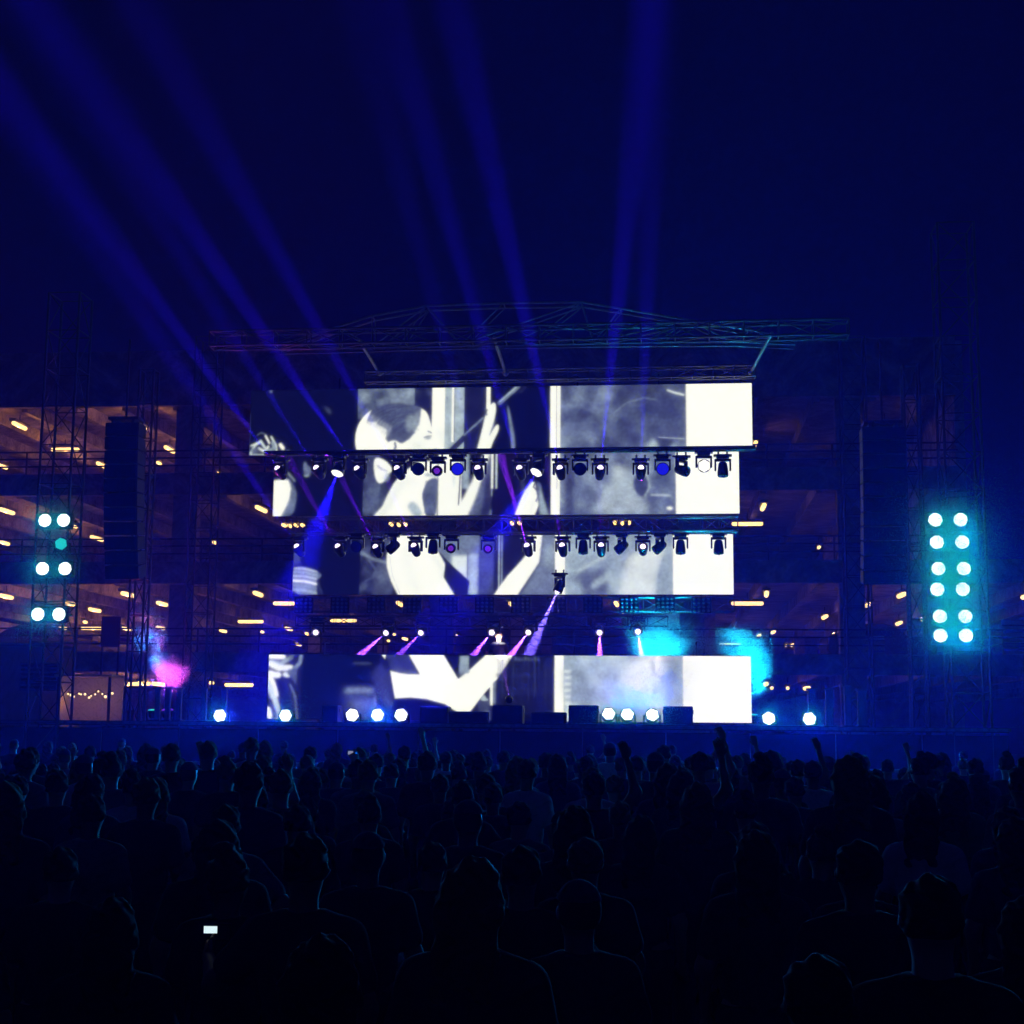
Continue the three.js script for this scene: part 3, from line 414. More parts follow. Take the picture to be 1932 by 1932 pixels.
{ // [u of the lens, lens v, kind, beam direction (x, y, z), power]
  const up = [[526, 888, 'b', -0.62, 1, 0.35, 30000], [599, 887, 'b', -0.55, 1, 0.35, 17000], [638, 883, 'h', -0.22, -1, 0.42, 1700], [676, 888, 'b', -0.62, 1, 0.4, 36000], [751, 888, 'b', -0.5, 1, 0.3, 26000], [789, 884, 'w'], [825, 888, 'p'], [863, 884, 'wb'], [902, 888, 'b', -0.2, 1, 0.3, 12000], [981, 888, 'b', -0.24, 1, 0.3, 24000], [1016, 882, 'h', -0.5, -1, 0.5, 1300], [1057, 888, 'b', -0.2, 1, 0.3, 34000], [1094, 884, 'w'], [1132, 888, 'b', 0.16, 1, 0.3, 34000], [1209, 888, 'b', 0.06, 1, 0.3, 20000], [1250, 884, 'wb'], [1286, 886, 'd'], [1328, 878, 'ww'], [1364, 884, 't']];
  const low = [[562, 1035, 'b', -0.55, 1, 0.3, 26000], [639, 1035, 'v', -0.45, 1, 0.3, 20000], [672, 1031, 'w'], [710, 1036, 'v', -0.4, 1, 0.3, 22000], [741, 1031, 'tl'], [782, 1034, 'v', -0.32, 1, 0.3, 14000], [816, 1030, 't'], [851, 1034, 'p'], [921, 1035, 'p'], [995, 1034, 'k', -0.24, 1, 0.28, 60000], [1061, 1034, 'v', -0.15, 1, 0.2, 9000], [1100, 1031, 't'], [1134, 1034, 'v', 0, 1, 0.2, 9000], [1173, 1031, 'tl'], [1213, 1035, 'v', 0, 0.5, 1, 300], [1245, 1031, 'tl'], [1284, 1031, 't'], [1356, 1031, 't']];
  const words = { b: 'lit narrow', v: 'violet lit narrow', k: 'brightest pink lit', h: 'glaring six-sided', w: 'unlit round-lensed', p: 'dim purple', wb: 'blue-lensed round', ww: 'pale round-lensed', d: 'unlit sideways', t: 'unlit downturned', tl: 'unlit tilted' };
  [[up, 0.55, 'upper spotlight row'], [low, -2.5, 'lower spotlight row']].forEach(([row, z, where]) => row.forEach(([u, v, k, dx, dy, dz, power], i) => {
    const p = at(u, v, z + 0.1); p.z = z; p.y += 0.45;
    const dir = dx !== undefined ? V(dx, dy, dy > 0.9 ? dz + 0.6 : dz) : k === 't' ? V(0, -1, 0.12) : k === 'tl' ? V(-0.75, -0.65, 0.3) : k === 'd' ? V(0.7, -0.3, 0.5) : k === 'p' ? V(0, -0.1, 1) : off.dir;
    const wash = ['h', 'w', 'wb', 'ww'].includes(k), mat = { b: G.beam, v: G.beam, k: G.beam, h: G.white, wb: G.blueLens, p: G.purple, ww: G.white }[k] ?? M.lensOff;
    if (power && !wash) p.addScaledVector(V(dx, dy, 0), -0.05);
    const beam = power && { color: k === 'v' ? violetBeam : k === 'k' ? pinkBeam : k === 'h' ? lin(0.02, 0.02, 1) : blueBeam, power: power * (k === 'h' ? 9 : 0.75), angle: k === 'h' ? 10 : 2.8 };
    mover(p, dir, wash, mat, `${words[k]} moving head light, ${ord(i)} from the left in the ${where}`, where.startsWith('upper') ? 'upper row of moving head lights' : 'lower row of moving head lights', beam);
  }));
  const back = [[598, 1191, 0, -0.3, 1, 30], [733, 1190, -0.34, -0.52, 1, 24000], [798, 1190, -0.26, -0.5, 1, 9000], [931, 1189, -0.24, -0.52, 1, 22000], [1000, 1189, -0.25, -0.52, 1, 30000], [1131, 1189, 0.05, -0.55, 1, 30000], [1203, 1187, 0.08, -0.55, 1, 30000]];
  const z = -3.2, a = at(560, 1172, z), b = at(1260, 1172, z); b.y = a.y;
  truss('lighting_truss', 'low rear truss over the deck carrying the pink-white spotlights', 'truss', a, b, 0.3, 0.3, 0.6, M.blackMetal, 0.022, 0.012);
  back.forEach(([u, v, dx, dy, dz, power], i) => { const p = at(u, v, z); p.y += 0.45; mover(p, V(dx, dy, dz), false, G.beam, `white-hot moving head light, ${ord(i)} from the left on the low rear truss`, 'rear row of moving head lights', { color: lin(0.8, 0.45, 1), power: power * 4, angle: 4 }); });
  const pw = at(1056, 1106, -3.9); mover(V(pw.x, pw.y + 0.45, pw.z), V(-0.42, -1, 0.2), false, G.beam, 'spotlight throwing a pale cold beam down beside the performer', 'front spotlight', { color: coldWhite, power: 60000, angle: 6 });
}
{ // row of lens panels on a truss between third screen and stage
  const z = -4.2, a = at(548, 1141, z), b = at(1385, 1141, z); b.y = a.y = (a.y + b.y) / 2;
  truss('lighting_truss', 'box truss under the third screen holding the square lens panels', 'truss', a, b, 0.4, 0.44, 0.7, M.alu, 0.022, 0.012);
  const lens = new THREE.SphereGeometry(0.045, 10, 5, 0, Math.PI * 2, 0, Math.PI / 2).rotateX(Math.PI / 2);
  for (let i = 0; i < 12; i++) {
    const u = 573 + i * 68.2, p = at(u, 1157, z + 0.26);
    const t = thing('lens_panel', `square black panel of sixteen round lenses, ${ord(i)} from the left under the third screen`, 'light panel', p, 0, 'unlit lens panels under the third screen');
    part(t, 'panel', rbox(0.6, 0.5, 0.08, 0.02, 0, 0.25, 0), M.blackPlastic); part(t, 'bracket', box(0.06, 0.5, 0.06, 0, 0.3, -0.08), M.blackMetal);
    for (let x = 0; x < 4; x++) for (let y = 0; y < 4; y++) part(t, 'lens', lens, M.alu, V(-0.21 + x * 0.14, 0.07 + y * 0.12, 0.04));
  }
}
function flood(p, dir, mat, color, power, label, group, angle = 48) {
  const t = thing('stage_flood_light', label, 'stage light', p, 0, group); dir = dir.clone().normalize();
  part(t, 'bracket', merge([box(0.05, 0.26, 0.03, -0.2, 0.13, 0), box(0.05, 0.26, 0.03, 0.2, 0.13, 0), box(0.42, 0.03, 0.16, 0, 0.015, 0)]), M.blackMetal);
  const h = part(t, 'housing', lathe([[0.001, -0.14], [0.11, -0.14], [0.16, -0.08], [0.185, 0.06], [0.185, 0.1], [0.17, 0.1], [0.165, 0.075], [0.001, 0.075]], 18), M.blackPlastic, V(0, 0.22, 0)); h.quaternion.setFromUnitVectors(V(0, 0, 1), dir);
  part(h, 'lens', new THREE.CylinderGeometry(0.16, 0.16, 0.04, 6, 1).rotateX(Math.PI / 2).rotateZ(rnd()).translate(0, 0, 0.1), mat);
  const q = V(0, 0.22, 0).addScaledVector(dir, 0.17); lamp(t, 'spot', color, power, q, q.clone().addScaledVector(dir, 5), angle, 0.8, angle < 5 ? 0.2 : 6);
  return t;
}
[[417, 1350, 200], [541, 1350, 200], [666, 1349, 30], [714, 1349, 140], [758, 1349, 40], [1148, 1350, 200, 1], [1183, 1351, 120, 1], [1230, 1352, 200, 1], [1450, 1355, 260], [1526, 1356, 260]].forEach(([u, v, k, up], i) => { const p = at(u, v, 4.1); p.y -= 0.22; flood(p, V(up ? 0.12 : rr(-0.1, 0.1), up ? 0.45 : -0.02, 1), G.flood, cyan, k * 3, `glaring blue-white flood light on the deck edge, ${ord(i)} from the left`, 'flood lights along the deck edge'); });

function blinder(p, label, power, gap = 0.6) {
  const t = thing('blinder_light', label, 'stage light', p, 0, 'audience blinder lights');
  part(t, 'housing', rbox(gap + 0.42, 0.44, 0.16, 0.05, 0, 0, -0.12), M.blackPlastic); part(t, 'bracket', box(gap + 0.5, 0.05, 0.05, 0, 0, -0.23), M.blackMetal);
  for (const s of [-1, 1]) {
    part(t, 'reflector', lathe([[0.001, -0.05], [0.1, -0.05], [0.18, 0.03], [0.185, 0.05], [0.17, 0.05], [0.001, -0.02]], 18), M.alu, V(s * gap / 2, 0, -0.03));
    part(t, 'lens', new THREE.CylinderGeometry(0.165, 0.165, 0.04, 9).rotateX(Math.PI / 2), G.flood, V(s * gap / 2, 0, 0.03));
    lamp(t, 'spot', lin(0, 0.27, 0.9), power, V(s * gap / 2, 0, 0.1), V(s * gap / 2, -1.4, 5), 40, 0.5, 8);
  }
}
[[1788, 981], [1791, 1023], [1794, 1073], [1792, 1112], [1797, 1163], [1798, 1199]].forEach(([u, v], i) => blinder(at(u, v, 4.7), `twin blinder light with cyan-white lamps, ${ord(i)} from the top of the tall column`, 420, 0.6));
[[103, 982, 0.5], [102, 1073, 0.6], [92, 1159, 0.56]].forEach(([u, v, g], i) => blinder(at(u, v, 4.9), ['twin blinder light highest on the scaffold tower by the trailer', 'twin blinder light in the middle of the scaffold tower by the trailer', 'twin blinder light lowest on the scaffold tower by the trailer'][i], 150, g));
{ const p = at(118, 1027, 4.9); p.y -= 0.22; flood(p, V(0, 0, 1), G.teal, lin(0.02, 0.7, 0.7), 1.5, 'small teal LED lamp between the blinder pairs on the tower', 'tower lamp'); }
{ const c = at(960, 1331, 3.5), k = V(c.x, c.y + 0.02, 3.45); flood(k, V(djX, RISER + 1.72, -2.4).sub(k).add(V(0, -0.22, 0)), G.white, lin(1, 0.95, 0.9), 6000, 'small unseen footlight on the tall speaker cabinet, placed to light the performer', 'unseen performer footlight', 2.2).scale.setScalar(0.55); }  // footlight itself unseen, placed here to light the performer
// unseen uplights behind the lowest screen and in the wings, placed to colour the smoke
flood(V(at(1255, 1240, -3.4).x, DECK + 0.02, -3.4), V(-0.08, 1, 0.1), G.teal, aqua, 1000, 'unseen teal floor lamp placed to light the smoke behind the lowest screen', 'unseen wing uplights', 28);
flood(V(at(1418, 1300, -2.2).x, DECK + 0.02, -2.2), V(0.02, 1, 0.1), G.teal, aqua, 900, 'unseen teal floor lamp placed to light the smoke beside the white end of the lowest screen', 'unseen wing uplights', 30);
flood(V(at(318, 1300, -1).x, DECK + 0.02, -1), V(0, 1, 0.2), G.purple, lin(1, 0.1, 0.8), 200, 'unseen magenta floor lamp placed to light the smoke in the wing', 'unseen wing uplights', 40);
flood(V(at(292, 1300, -1.6).x, DECK + 0.02, -1.6), V(-0.05, 1, 0.1), G.teal, lin(0.01, 0.3, 1), 500, 'unseen blue floor lamp placed to light the smoke in the wing', 'unseen wing uplights', 24);

// ------------------------------------------------------------------ smoke: clouds of fine droplets drifting over the deck
{
  const puffs = []; // [centre, radii, number]
  const add = (u, v, z, rx, ry, rz, n) => puffs.push([at(u, v, z), V(rx, ry, rz), n]);
  add(1240, 1190, -3.3, 0.75, 0.55, 0.6, 14000); add(1262, 1215, -3.2, 0.95, 0.5, 0.6, 13000); add(1215, 1215, -3.2, 0.5, 0.45, 0.5, 4000);
  add(1330, 1215, -3, 0.9, 0.3, 0.5, 4000); add(1390, 1205, -2.2, 0.7, 0.35, 0.4, 6000); add(1425, 1235, -2, 0.4, 0.6, 0.4, 6000); add(1440, 1280, -1.8, 0.35, 0.6, 0.4, 4500); add(1375, 1232, -2.2, 0.7, 0.35, 0.4, 5000);
  add(1195, 1310, 4.7, 0.45, 0.5, 0.35, 2600); add(1235, 1300, 4.7, 0.55, 0.6, 0.35, 3600); add(1270, 1280, 4.6, 0.5, 0.6, 0.35, 2600);
  add(318, 1262, -0.9, 0.35, 0.3, 0.3, 3000); add(335, 1275, -0.9, 0.6, 0.45, 0.4, 4000); add(300, 1225, -1.5, 0.22, 0.6, 0.25, 2500); add(282, 1180, -1.6, 0.35, 0.5, 0.3, 2600); add(270, 1200, -1.6, 0.2, 0.4, 0.25, 1600);
  { // added droplets for the halo at blinders and deck lamps, cyan painted into them
    const src = []; for (const [u, v] of [[1767, 981], [1809, 981], [1770, 1023], [1812, 1023], [1773, 1073], [1815, 1073], [1771, 1112], [1813, 1112], [1776, 1163], [1818, 1163], [1777, 1199], [1819, 1199]]) src.push([at(u, v, 5), 1.3, 24000]);
    for (const [u, v] of [[86, 982], [121, 982], [80, 1073], [124, 1073], [73, 1159], [112, 1159]]) src.push([at(u, v, 5.2), 1.0, 11000]);
    for (const u of [417, 541, 714, 1148, 1183, 1230, 1450, 1526]) src.push([at(u, 1352, 4.5), 0.7, 8000]);
    const all = src.reduce((s, p) => s + p[2], 0), halo_mist = new THREE.InstancedMesh(new THREE.OctahedronGeometry(0.004, 0), new THREE.MeshPhysicalMaterial({ color: lin(0.2, 0.95, 0.7), roughness: 1, transmission: 0.5, thickness: 0 }), all), m = new THREE.Matrix4(); let n = 0;
    for (const [c, r, k] of src) for (let i = 0; i < k; i++) { const q = V(rnd() + rnd() + rnd() - 1.5, rnd() + rnd() + rnd() - 1.5, (rnd() + rnd() + rnd() - 1.5) * 0.8 + 0.25).multiplyScalar(1); const wide = rnd() < 0.2, w = wide ? 0.5 : 1; q.multiplyScalar(r * (wide ? rr(1, 2.4) : rr(0.25, 1))); m.makeScale(w, w, w); halo_mist.setMatrixAt(n++, m.setPosition(c.x + q.x, Math.max(c.y + q.y, DECK + 0.02), c.z + Math.abs(q.z))); }
    halo_mist.name = 'halo_mist'; scene.add(halo_mist); tag(halo_mist, 'cyan-tinted droplets added for the halo around the blinders and the deck-edge lamps', 'halo_mist'); halo_mist.userData.kind = 'stuff';
  }
  const total = puffs.reduce((s, p) => s + p[2], 0), drop = new THREE.OctahedronGeometry(0.006, 0);
  const mat = new THREE.MeshPhysicalMaterial({ color: lin(0.85, 0.85, 0.87), roughness: 1, transmission: 0.5, thickness: 0 });
  const im = new THREE.InstancedMesh(drop, mat, total), m = new THREE.Matrix4(), q = new THREE.Quaternion(), p = V(0, 0, 0), s = V(1, 1, 1); let n = 0;
  for (const [c, r, k] of puffs) for (let i = 0, tries = 0; i < k && tries < k * 12; tries++) {
    const a = [0, 1, 2].map(() => rnd() + rnd() + rnd() - 1.5); p.set(c.x + a[0] * r.x * 1.05, c.y + a[1] * r.y * 1.05, c.z + a[2] * r.z);
    if (0.5 + 1.5 * fbm(p.x * 1.7, p.y * 1.7, p.z * 1.7, 4) < rnd()) continue;
    q.set(rnd() - 0.5, rnd() - 0.5, rnd() - 0.5, rnd() - 0.5).normalize(); const w = rr(0.6, 1.5); s.set(w, w, w); im.setMatrixAt(n++, m.compose(p, q, s)); i++;
  }
  im.count = n; im.name = 'smoke'; scene.add(im); tag(im, 'drifting stage smoke glowing cyan and magenta around the deck', 'smoke'); im.userData.kind = 'stuff';
}

// ------------------------------------------------------------------ loudspeakers, wing panels, odds and ends on the deck
function lineArray(label, u, v0, v1, z, w) {
  const top = at(u, v0, z), bot = at(u, v1, z), n = 11, h = (top.y - bot.y) / n, t = thing('line_array_speaker', label, 'loudspeaker', top, 0, 'hanging line array loudspeakers');
  part(t, 'flying_frame', merge([box(w * 0.9, 0.08, 0.5, 0, 0.12, 0), box(0.08, 0.25, 0.5, -w * 0.3, 0.02, 0), box(0.08, 0.25, 0.5, w * 0.3, 0.02, 0)]), M.blackMetal);
  part(t, 'hoist_chain', bar(V(0, 0.15, 0), V(0, 2.4, 0), 0.03), M.blackMetal);
  for (let i = 0; i < n; i++) {
    const tilt = 0.005 + i * i * 0.0022, y = -h * (i + 0.5), c = part(t, 'cabinet', rbox(w, h - 0.03, 0.6, 0.02), M.speakerPaint, V(0, y, -0.012 * i * i * 0.4)); c.rotation.x = tilt;
    part(c, 'grille', box(w - 0.08, h - 0.08, 0.02, 0, 0, 0.31), M.grille);
  }
}
lineArray('hanging black loudspeaker column near the scaffold tower with small blinder pairs', 238, 800, 1088, 2.6, 0.95);
lineArray('hanging black loudspeaker column near the tall column of blinders', 1664, 808, 1098, 2.6, 1.1);
function cab(u0, u1, v, z, label) {
  const a = at(u0, v, z), b = at(u1, v, z), h = Math.max(0.3, a.y - DECK), t = thing('stage_speaker', label, 'loudspeaker', V((a.x + b.x) / 2, DECK + 0.005, z), 0, 'speaker cabinets along the deck edge'), w = b.x - a.x;
  part(t, 'cabinet', rbox(w, h, 0.6, 0.03, 0, h / 2, 0), M.speakerPaint); part(t, 'grille', rbox(w - 0.08, h - 0.08, 0.03, 0.01, 0, h / 2, 0.305), M.grille);
  for (const s of [-1, 1]) part(t, 'handle', rbox(0.02, 0.1, 0.2, 0.01, s * (w / 2 + 0.008), h * 0.7, 0), M.blackMetal);
}
cab(612, 642, 1331, 3.5, 'narrow black speaker cabinet left of the three close-set flood lights'); cab(796, 848, 1333, 3.5, 'black speaker cabinet right of the three close-set flood lights'); cab(850, 921, 1345, 3.7, 'low black speaker cabinet below the white V on the lowest screen'); cab(932, 988, 1331, 3.5, 'tall black speaker cabinet beside the low one below the white V'); cab(1004, 1068, 1346, 3.7, 'low black speaker cabinet before the dark part of the lowest screen'); cab(1074, 1129, 1331, 3.5, 'tall black speaker cabinet just before the pair of flood lights'); cab(1251, 1307, 1333, 3.5, 'black speaker cabinet against the bright end of the lowest screen');
[[1531, 14, 1302], [1564, 15, 1301], [1599, 14, 1296], [1625, 16, 1303]].forEach(([u, w, v], i) => wing(u, w, v, `tall grey upright panel in the wing beside the blinders, ${ord(i)} from the stage`));
[[299, 10, 1300], [318, 10, 1300], [339, 10, 1300], [386, 10, 1300], [424, 10, 1300]].forEach(([u, w, v], i) => wing(u, w, v, `slim grey upright panel in the wing by the booth, ${ord(i)} from the booth`));
function wing(u, w, v, label) {
  const p = at(u, v, 2), q = at(u + w, v, 2), t = thing('wing_panel', label, 'panel', V(p.x, DECK + 0.005, 2), 0, 'upright grey panels in the wings'), h = p.y - DECK, W = q.x - p.x;
  part(t, 'panel', rbox(W, h, 0.12, 0.02, 0, h / 2, 0), M.greyPanel); part(t, 'cap', rbox(W + 0.1, 0.05, 0.2, 0.02, 0, h + 0.02, 0), M.alu); part(t, 'foot', box(W + 0.1, 0.04, 0.4, 0, 0.02, 0), M.blackMetal);
}
{
  const p = at(613, 1234, -1.6), t = thing('grab_rail', 'small white bracket-shaped grab rail above the dark part of the lowest screen', 'rail', p), h = at(613, 1213, -1.6).y - p.y;
  part(t, 'rail', merge([bar(V(0, -1.8, 0), V(0, h, 0), 0.025), bar(V(0, h, 0), V(0.13, h, 0), 0.025), bar(V(0, 0, 0), V(0.13, 0, 0), 0.025)]), M.white); part(t, 'foot', box(0.2, 0.04, 0.2, 0, DECK + 0.02 - p.y, 0), M.blackMetal);
  const m = at(1314, 1236, -1.7), s = thing('microphone_stand', 'thin microphone stand behind the bright end of the lowest screen', 'stand', V(m.x, DECK, -1.7)), mh = at(1314, 1216, -1.7).y - DECK;
  part(s, 'pole', bar(V(0, 0.02, 0), V(0, mh, 0), 0.012), M.alu); part(s, 'base', new THREE.CylinderGeometry(0.14, 0.15, 0.03, 20).translate(0, 0.016, 0), M.blackMetal); part(s, 'microphone', new THREE.CapsuleGeometry(0.025, 0.1, 4, 8).rotateX(1).translate(0, mh + 0.03, 0.03), M.blackPlastic);
}
{
  const r = thing('performer_riser', 'raised black platform hidden behind the lowest screen', 'platform', V(djX, DECK, -2.4));
  part(r, 'top', box(4, 0.1, 1.6, 0, RISER - DECK - 0.05, 0), M.deck); part(r, 'skirt', box(3.9, RISER - DECK - 0.1, 1.5, 0, (RISER - DECK - 0.1) / 2, 0), M.skirt);
  const t = thing('mixing_desk', 'black mixing desk at the performer hands above the lowest screen', 'desk', V(djX + 0.35, RISER, -1.75)), H = SC[3].y1 - RISER;
  part(t, 'table_top', rbox(2.6, 0.06, 0.6, 0.02, 0, H - 0.16, 0), M.blackPlastic); for (const x of [-1.2, 1.2]) part(t, 'leg', box(0.06, H - 0.19, 0.5, x, (H - 0.19) / 2, 0), M.blackMetal);
  for (const x of [-0.75, -0.2, 0.5]) { const d = part(t, 'player', rbox(0.4, 0.1, 0.36, 0.02, x, H - 0.08, 0), M.greyPanel); part(d, 'jog_wheel', new THREE.CylinderGeometry(0.11, 0.11, 0.03, 24).translate(x, H - 0.02, 0), M.alu); }
}
// left yard: beige trailer and lit booth
{
  const z = -5, a = at(-30, 1218, z), b = at(84, 1220, z), w = b.x - a.x, h = a.y, t = thing('site_trailer', 'beige site trailer with a louvred vent behind the scaffold tower', 'trailer', V((a.x + b.x) / 2, 0, z - 1.2));
  part(t, 'body', rbox(w, h - 0.5, 2.4, 0.06, 0, 0.5 + (h - 0.5) / 2, 0), M.cream); part(t, 'roof_edge', box(w + 0.1, 0.1, 2.5, 0, h + 0.04, 0), M.greyPanel);
  const g = part(t, 'vent', box(1.3, 0.9, 0.05, 0.9, h - 1.0, 1.22), M.greyPanel); for (let i = 0; i < 6; i++) part(g, 'slat', box(1.2, 0.1, 0.03).rotateX(0.6).translate(0.9, h - 0.65 - i * 0.14, 1.25), M.blackMetal);
  for (const x of [-w / 3, w / 3]) part(t, 'wheel', new THREE.CylinderGeometry(0.35, 0.35, 0.25, 20).rotateX(Math.PI / 2).translate(x, 0.35, 1), M.rubber);
  const p = at(112, 1277, -3), q = at(208, 1277, -3), W = q.x - p.x, H = p.y, bt = thing('vendor_booth', 'cream canvas booth lit by small hanging bulbs beside the trailer', 'booth', V((p.x + q.x) / 2, 0, -3.6));
  part(bt, 'back_wall', box(W, H, 0.06, 0, H / 2, -0.6), M.cream); part(bt, 'side_wall', box(0.05, H, 1.2, -W / 2 - 0.03, H / 2, 0), M.cream); part(bt, 'roof', box(W + 0.2, 0.06, 1.5, 0, H + 0.04, 0), M.cream); part(bt, 'counter', box(W - 0.2, 0.9, 0.4, 0, 0.45, 0.4), M.white);
  for (const s of [-1, 1]) part(bt, 'post', box(0.07, H, 0.07, s * W / 2, H / 2, 0.62), M.blackMetal);
  const str = thing('string_light', 'sagging string of small warm bulbs inside the cream booth', 'string lights', V((p.x + q.x) / 2, H - 0.35, -3.5)); const pts = [];
  for (let i = 0; i <= 13; i++) pts.push(V(-W / 2 + 0.1 + i * (W - 0.2) / 13, -0.12 * Math.sin(i / 13 * Math.PI * 3) ** 2 - rr(0, 0.1), rr(-0.1, 0.1)));
  part(str, 'cable', new THREE.TubeGeometry(new THREE.CatmullRomCurve3(pts), 60, 0.01, 5), M.rubber);
  pts.forEach((c, i) => { part(str, 'bulb', new THREE.SphereGeometry(rr(0.025, 0.05), 10, 8), G.bulb, V(c.x, c.y - 0.07, c.z)); if (i % 4 === 1) lamp(str, 'point', sodium, 0.12, V(c.x, c.y - 0.3, c.z + 0.12), null, 0, 0, 3); });
  const rp = at(209, 1192, -10), sg = thing('warning_panel', 'red panel standing near the parked cars beside the truss tower', 'panel', V(rp.x, 0, -10)); part(sg, 'board', box(0.7, 1.1, 0.04, 0, rp.y, 0), M.redPaint); for (const x of [-0.3, 0.3]) part(sg, 'post', box(0.06, rp.y - 0.55, 0.06, x, (rp.y - 0.55) / 2, -0.04), M.blackMetal);
  const op = at(247, 1344, 0), os = thing('safety_post', 'orange striped safety post beside the vendor booth', 'post', V(op.x, 0, 0)); for (let i = 0; i < 7; i++) part(os, 'band', box(0.22, 0.3, 0.1, 0, 0.3 + i * 0.33, 0), i % 2 ? M.white : M.orangePaint); part(os, 'foot', box(0.5, 0.1, 0.4, 0, 0.05, 0), M.rubber);
}
{ // added mast out of view, only there to raise the top of the haze
  const t = thing('added_mast', 'added tall unlit mast out of view, there to raise the top of the haze', 'added mast', V(-30, 0, 18));
  part(t, 'pole', new THREE.CylinderGeometry(0.12, 0.35, 31, 12).translate(0, 15.5, 0), M.scaffold); part(t, 'base', new THREE.CylinderGeometry(0.6, 0.6, 0.3, 16).translate(0, 0.15, 0), M.concrete); for (const x of [-1.2, -0.4, 0.4, 1.2]) part(t, 'mast_head', rbox(0.6, 0.3, 0.5, 0.05, x, 31.1, 0), M.greyPanel); part(t, 'cross_arm', box(3, 0.12, 0.12, 0, 30.9, 0), M.scaffold);
}
{ // crowd barrier panels before the stage
  for (let i = 0; i < 10; i++) {
    const t = thing('crowd_barrier', `grey steel crowd barrier before the stage, ${ord(i)} from the left`, 'barrier', V(-11.6 + i * 2.35, 0, 7.2), 0, 'crowd barriers before the stage');
    part(t, 'panel', box(2.25, 0.9, 0.03, 0, 0.65, 0), M.scaffold); part(t, 'top_rail', rbox(2.28, 0.08, 0.1, 0.03, 0, 1.14, 0), M.alu); part(t, 'foot', box(2.25, 0.03, 1.0, 0, 0.02, -0.4), M.scaffold);
    for (const x of [-1, 1]) part(t, 'brace', bar(V(x, 0.05, -0.85), V(x, 1.05, -0.03), 0.025), M.alu);
  }
}
// ------------------------------------------------------------------ people: bodies meshed from a smooth field round a posed skeleton
function surfaceNet(f, lo, hi, cell) {
  const n = [0, 1, 2].map((i) => Math.ceil((hi.getComponent(i) - lo.getComponent(i)) / cell) + 1), [nx, ny, nz] = n, val = new Float32Array(nx * ny * nz);
  const id = (i, j, k) => (k * ny + j) * nx + i;
  for (let k = 0; k < nz; k++) for (let j = 0; j < ny; j++) for (let i = 0; i < nx; i++) val[id(i, j, k)] = f(lo.x + i * cell, lo.y + j * cell, lo.z + k * cell);
  const vert = new Int32Array(nx * ny * nz).fill(-1), pos = [], idx = [];
  const E12 = [[0, 1], [2, 3], [4, 5], [6, 7], [0, 2], [1, 3], [4, 6], [5, 7], [0, 4], [1, 5], [2, 6], [3, 7]];
  for (let k = 0; k < nz - 1; k++) for (let j = 0; j < ny - 1; j++) for (let i = 0; i < nx - 1; i++) {
    const c = []; let m = 0;
    for (let q = 0; q < 8; q++) { const v = val[id(i + (q & 1), j + (q >> 1 & 1), k + (q >> 2))]; c.push(v); if (v < 0) m |= 1 << q; }
    if (m === 0 || m === 255) continue;
    let x = 0, y = 0, z = 0, s = 0;
    for (const [a, b] of E12) if ((c[a] < 0) !== (c[b] < 0)) { const t = c[a] / (c[a] - c[b]); x += (a & 1) + t * ((b & 1) - (a & 1)); y += (a >> 1 & 1) + t * ((b >> 1 & 1) - (a >> 1 & 1)); z += (a >> 2) + t * ((b >> 2) - (a >> 2)); s++; }
    vert[id(i, j, k)] = pos.length / 3; pos.push(lo.x + (i + x / s) * cell, lo.y + (j + y / s) * cell, lo.z + (k + z / s) * cell);
  }
  const quad = (a, b, c, d, flip) => { if (a < 0 || b < 0 || c < 0 || d < 0) return; flip ? idx.push(a, c, b, a, d, c) : idx.push(a, b, c, a, c, d); };
  for (let k = 1; k < nz - 1; k++) for (let j = 1; j < ny - 1; j++) for (let i = 1; i < nx - 1; i++) {
    const v = val[id(i, j, k)] < 0;
    if (v !== val[id(i + 1, j, k)] < 0) quad(vert[id(i, j - 1, k - 1)], vert[id(i, j, k - 1)], vert[id(i, j, k)], vert[id(i, j - 1, k)], !v);
    if (v !== val[id(i, j + 1, k)] < 0) quad(vert[id(i - 1, j, k - 1)], vert[id(i - 1, j, k)], vert[id(i, j, k)], vert[id(i, j, k - 1)], !v);
    if (v !== val[id(i, j, k + 1)] < 0) quad(vert[id(i - 1, j - 1, k)], vert[id(i, j - 1, k)], vert[id(i, j, k)], vert[id(i - 1, j, k)], !v);
  }
  const nor = new Float32Array(pos.length), e = cell * 0.4;
  for (let i = 0; i < pos.length; i += 3) {
    const [x, y, z] = [pos[i], pos[i + 1], pos[i + 2]], g = V(f(x + e, y, z) - f(x - e, y, z), f(x, y + e, z) - f(x, y - e, z), f(x, y, z + e) - f(x, y, z - e)).normalize();
    nor[i] = g.x; nor[i + 1] = g.y; nor[i + 2] = g.z;
  }
  const g = new THREE.BufferGeometry(); g.setAttribute('position', new THREE.Float32BufferAttribute(pos, 3)); g.setAttribute('normal', new THREE.BufferAttribute(nor, 3));
  const uv = new Float32Array(pos.length / 3 * 2); for (let i = 0; i < pos.length / 3; i++) { uv[i * 2] = pos[i * 3] * 2 + pos[i * 3 + 2]; uv[i * 2 + 1] = pos[i * 3 + 1] * 2; }
  g.setAttribute('uv', new THREE.BufferAttribute(uv, 2)); g.setIndex(idx); return g;
}
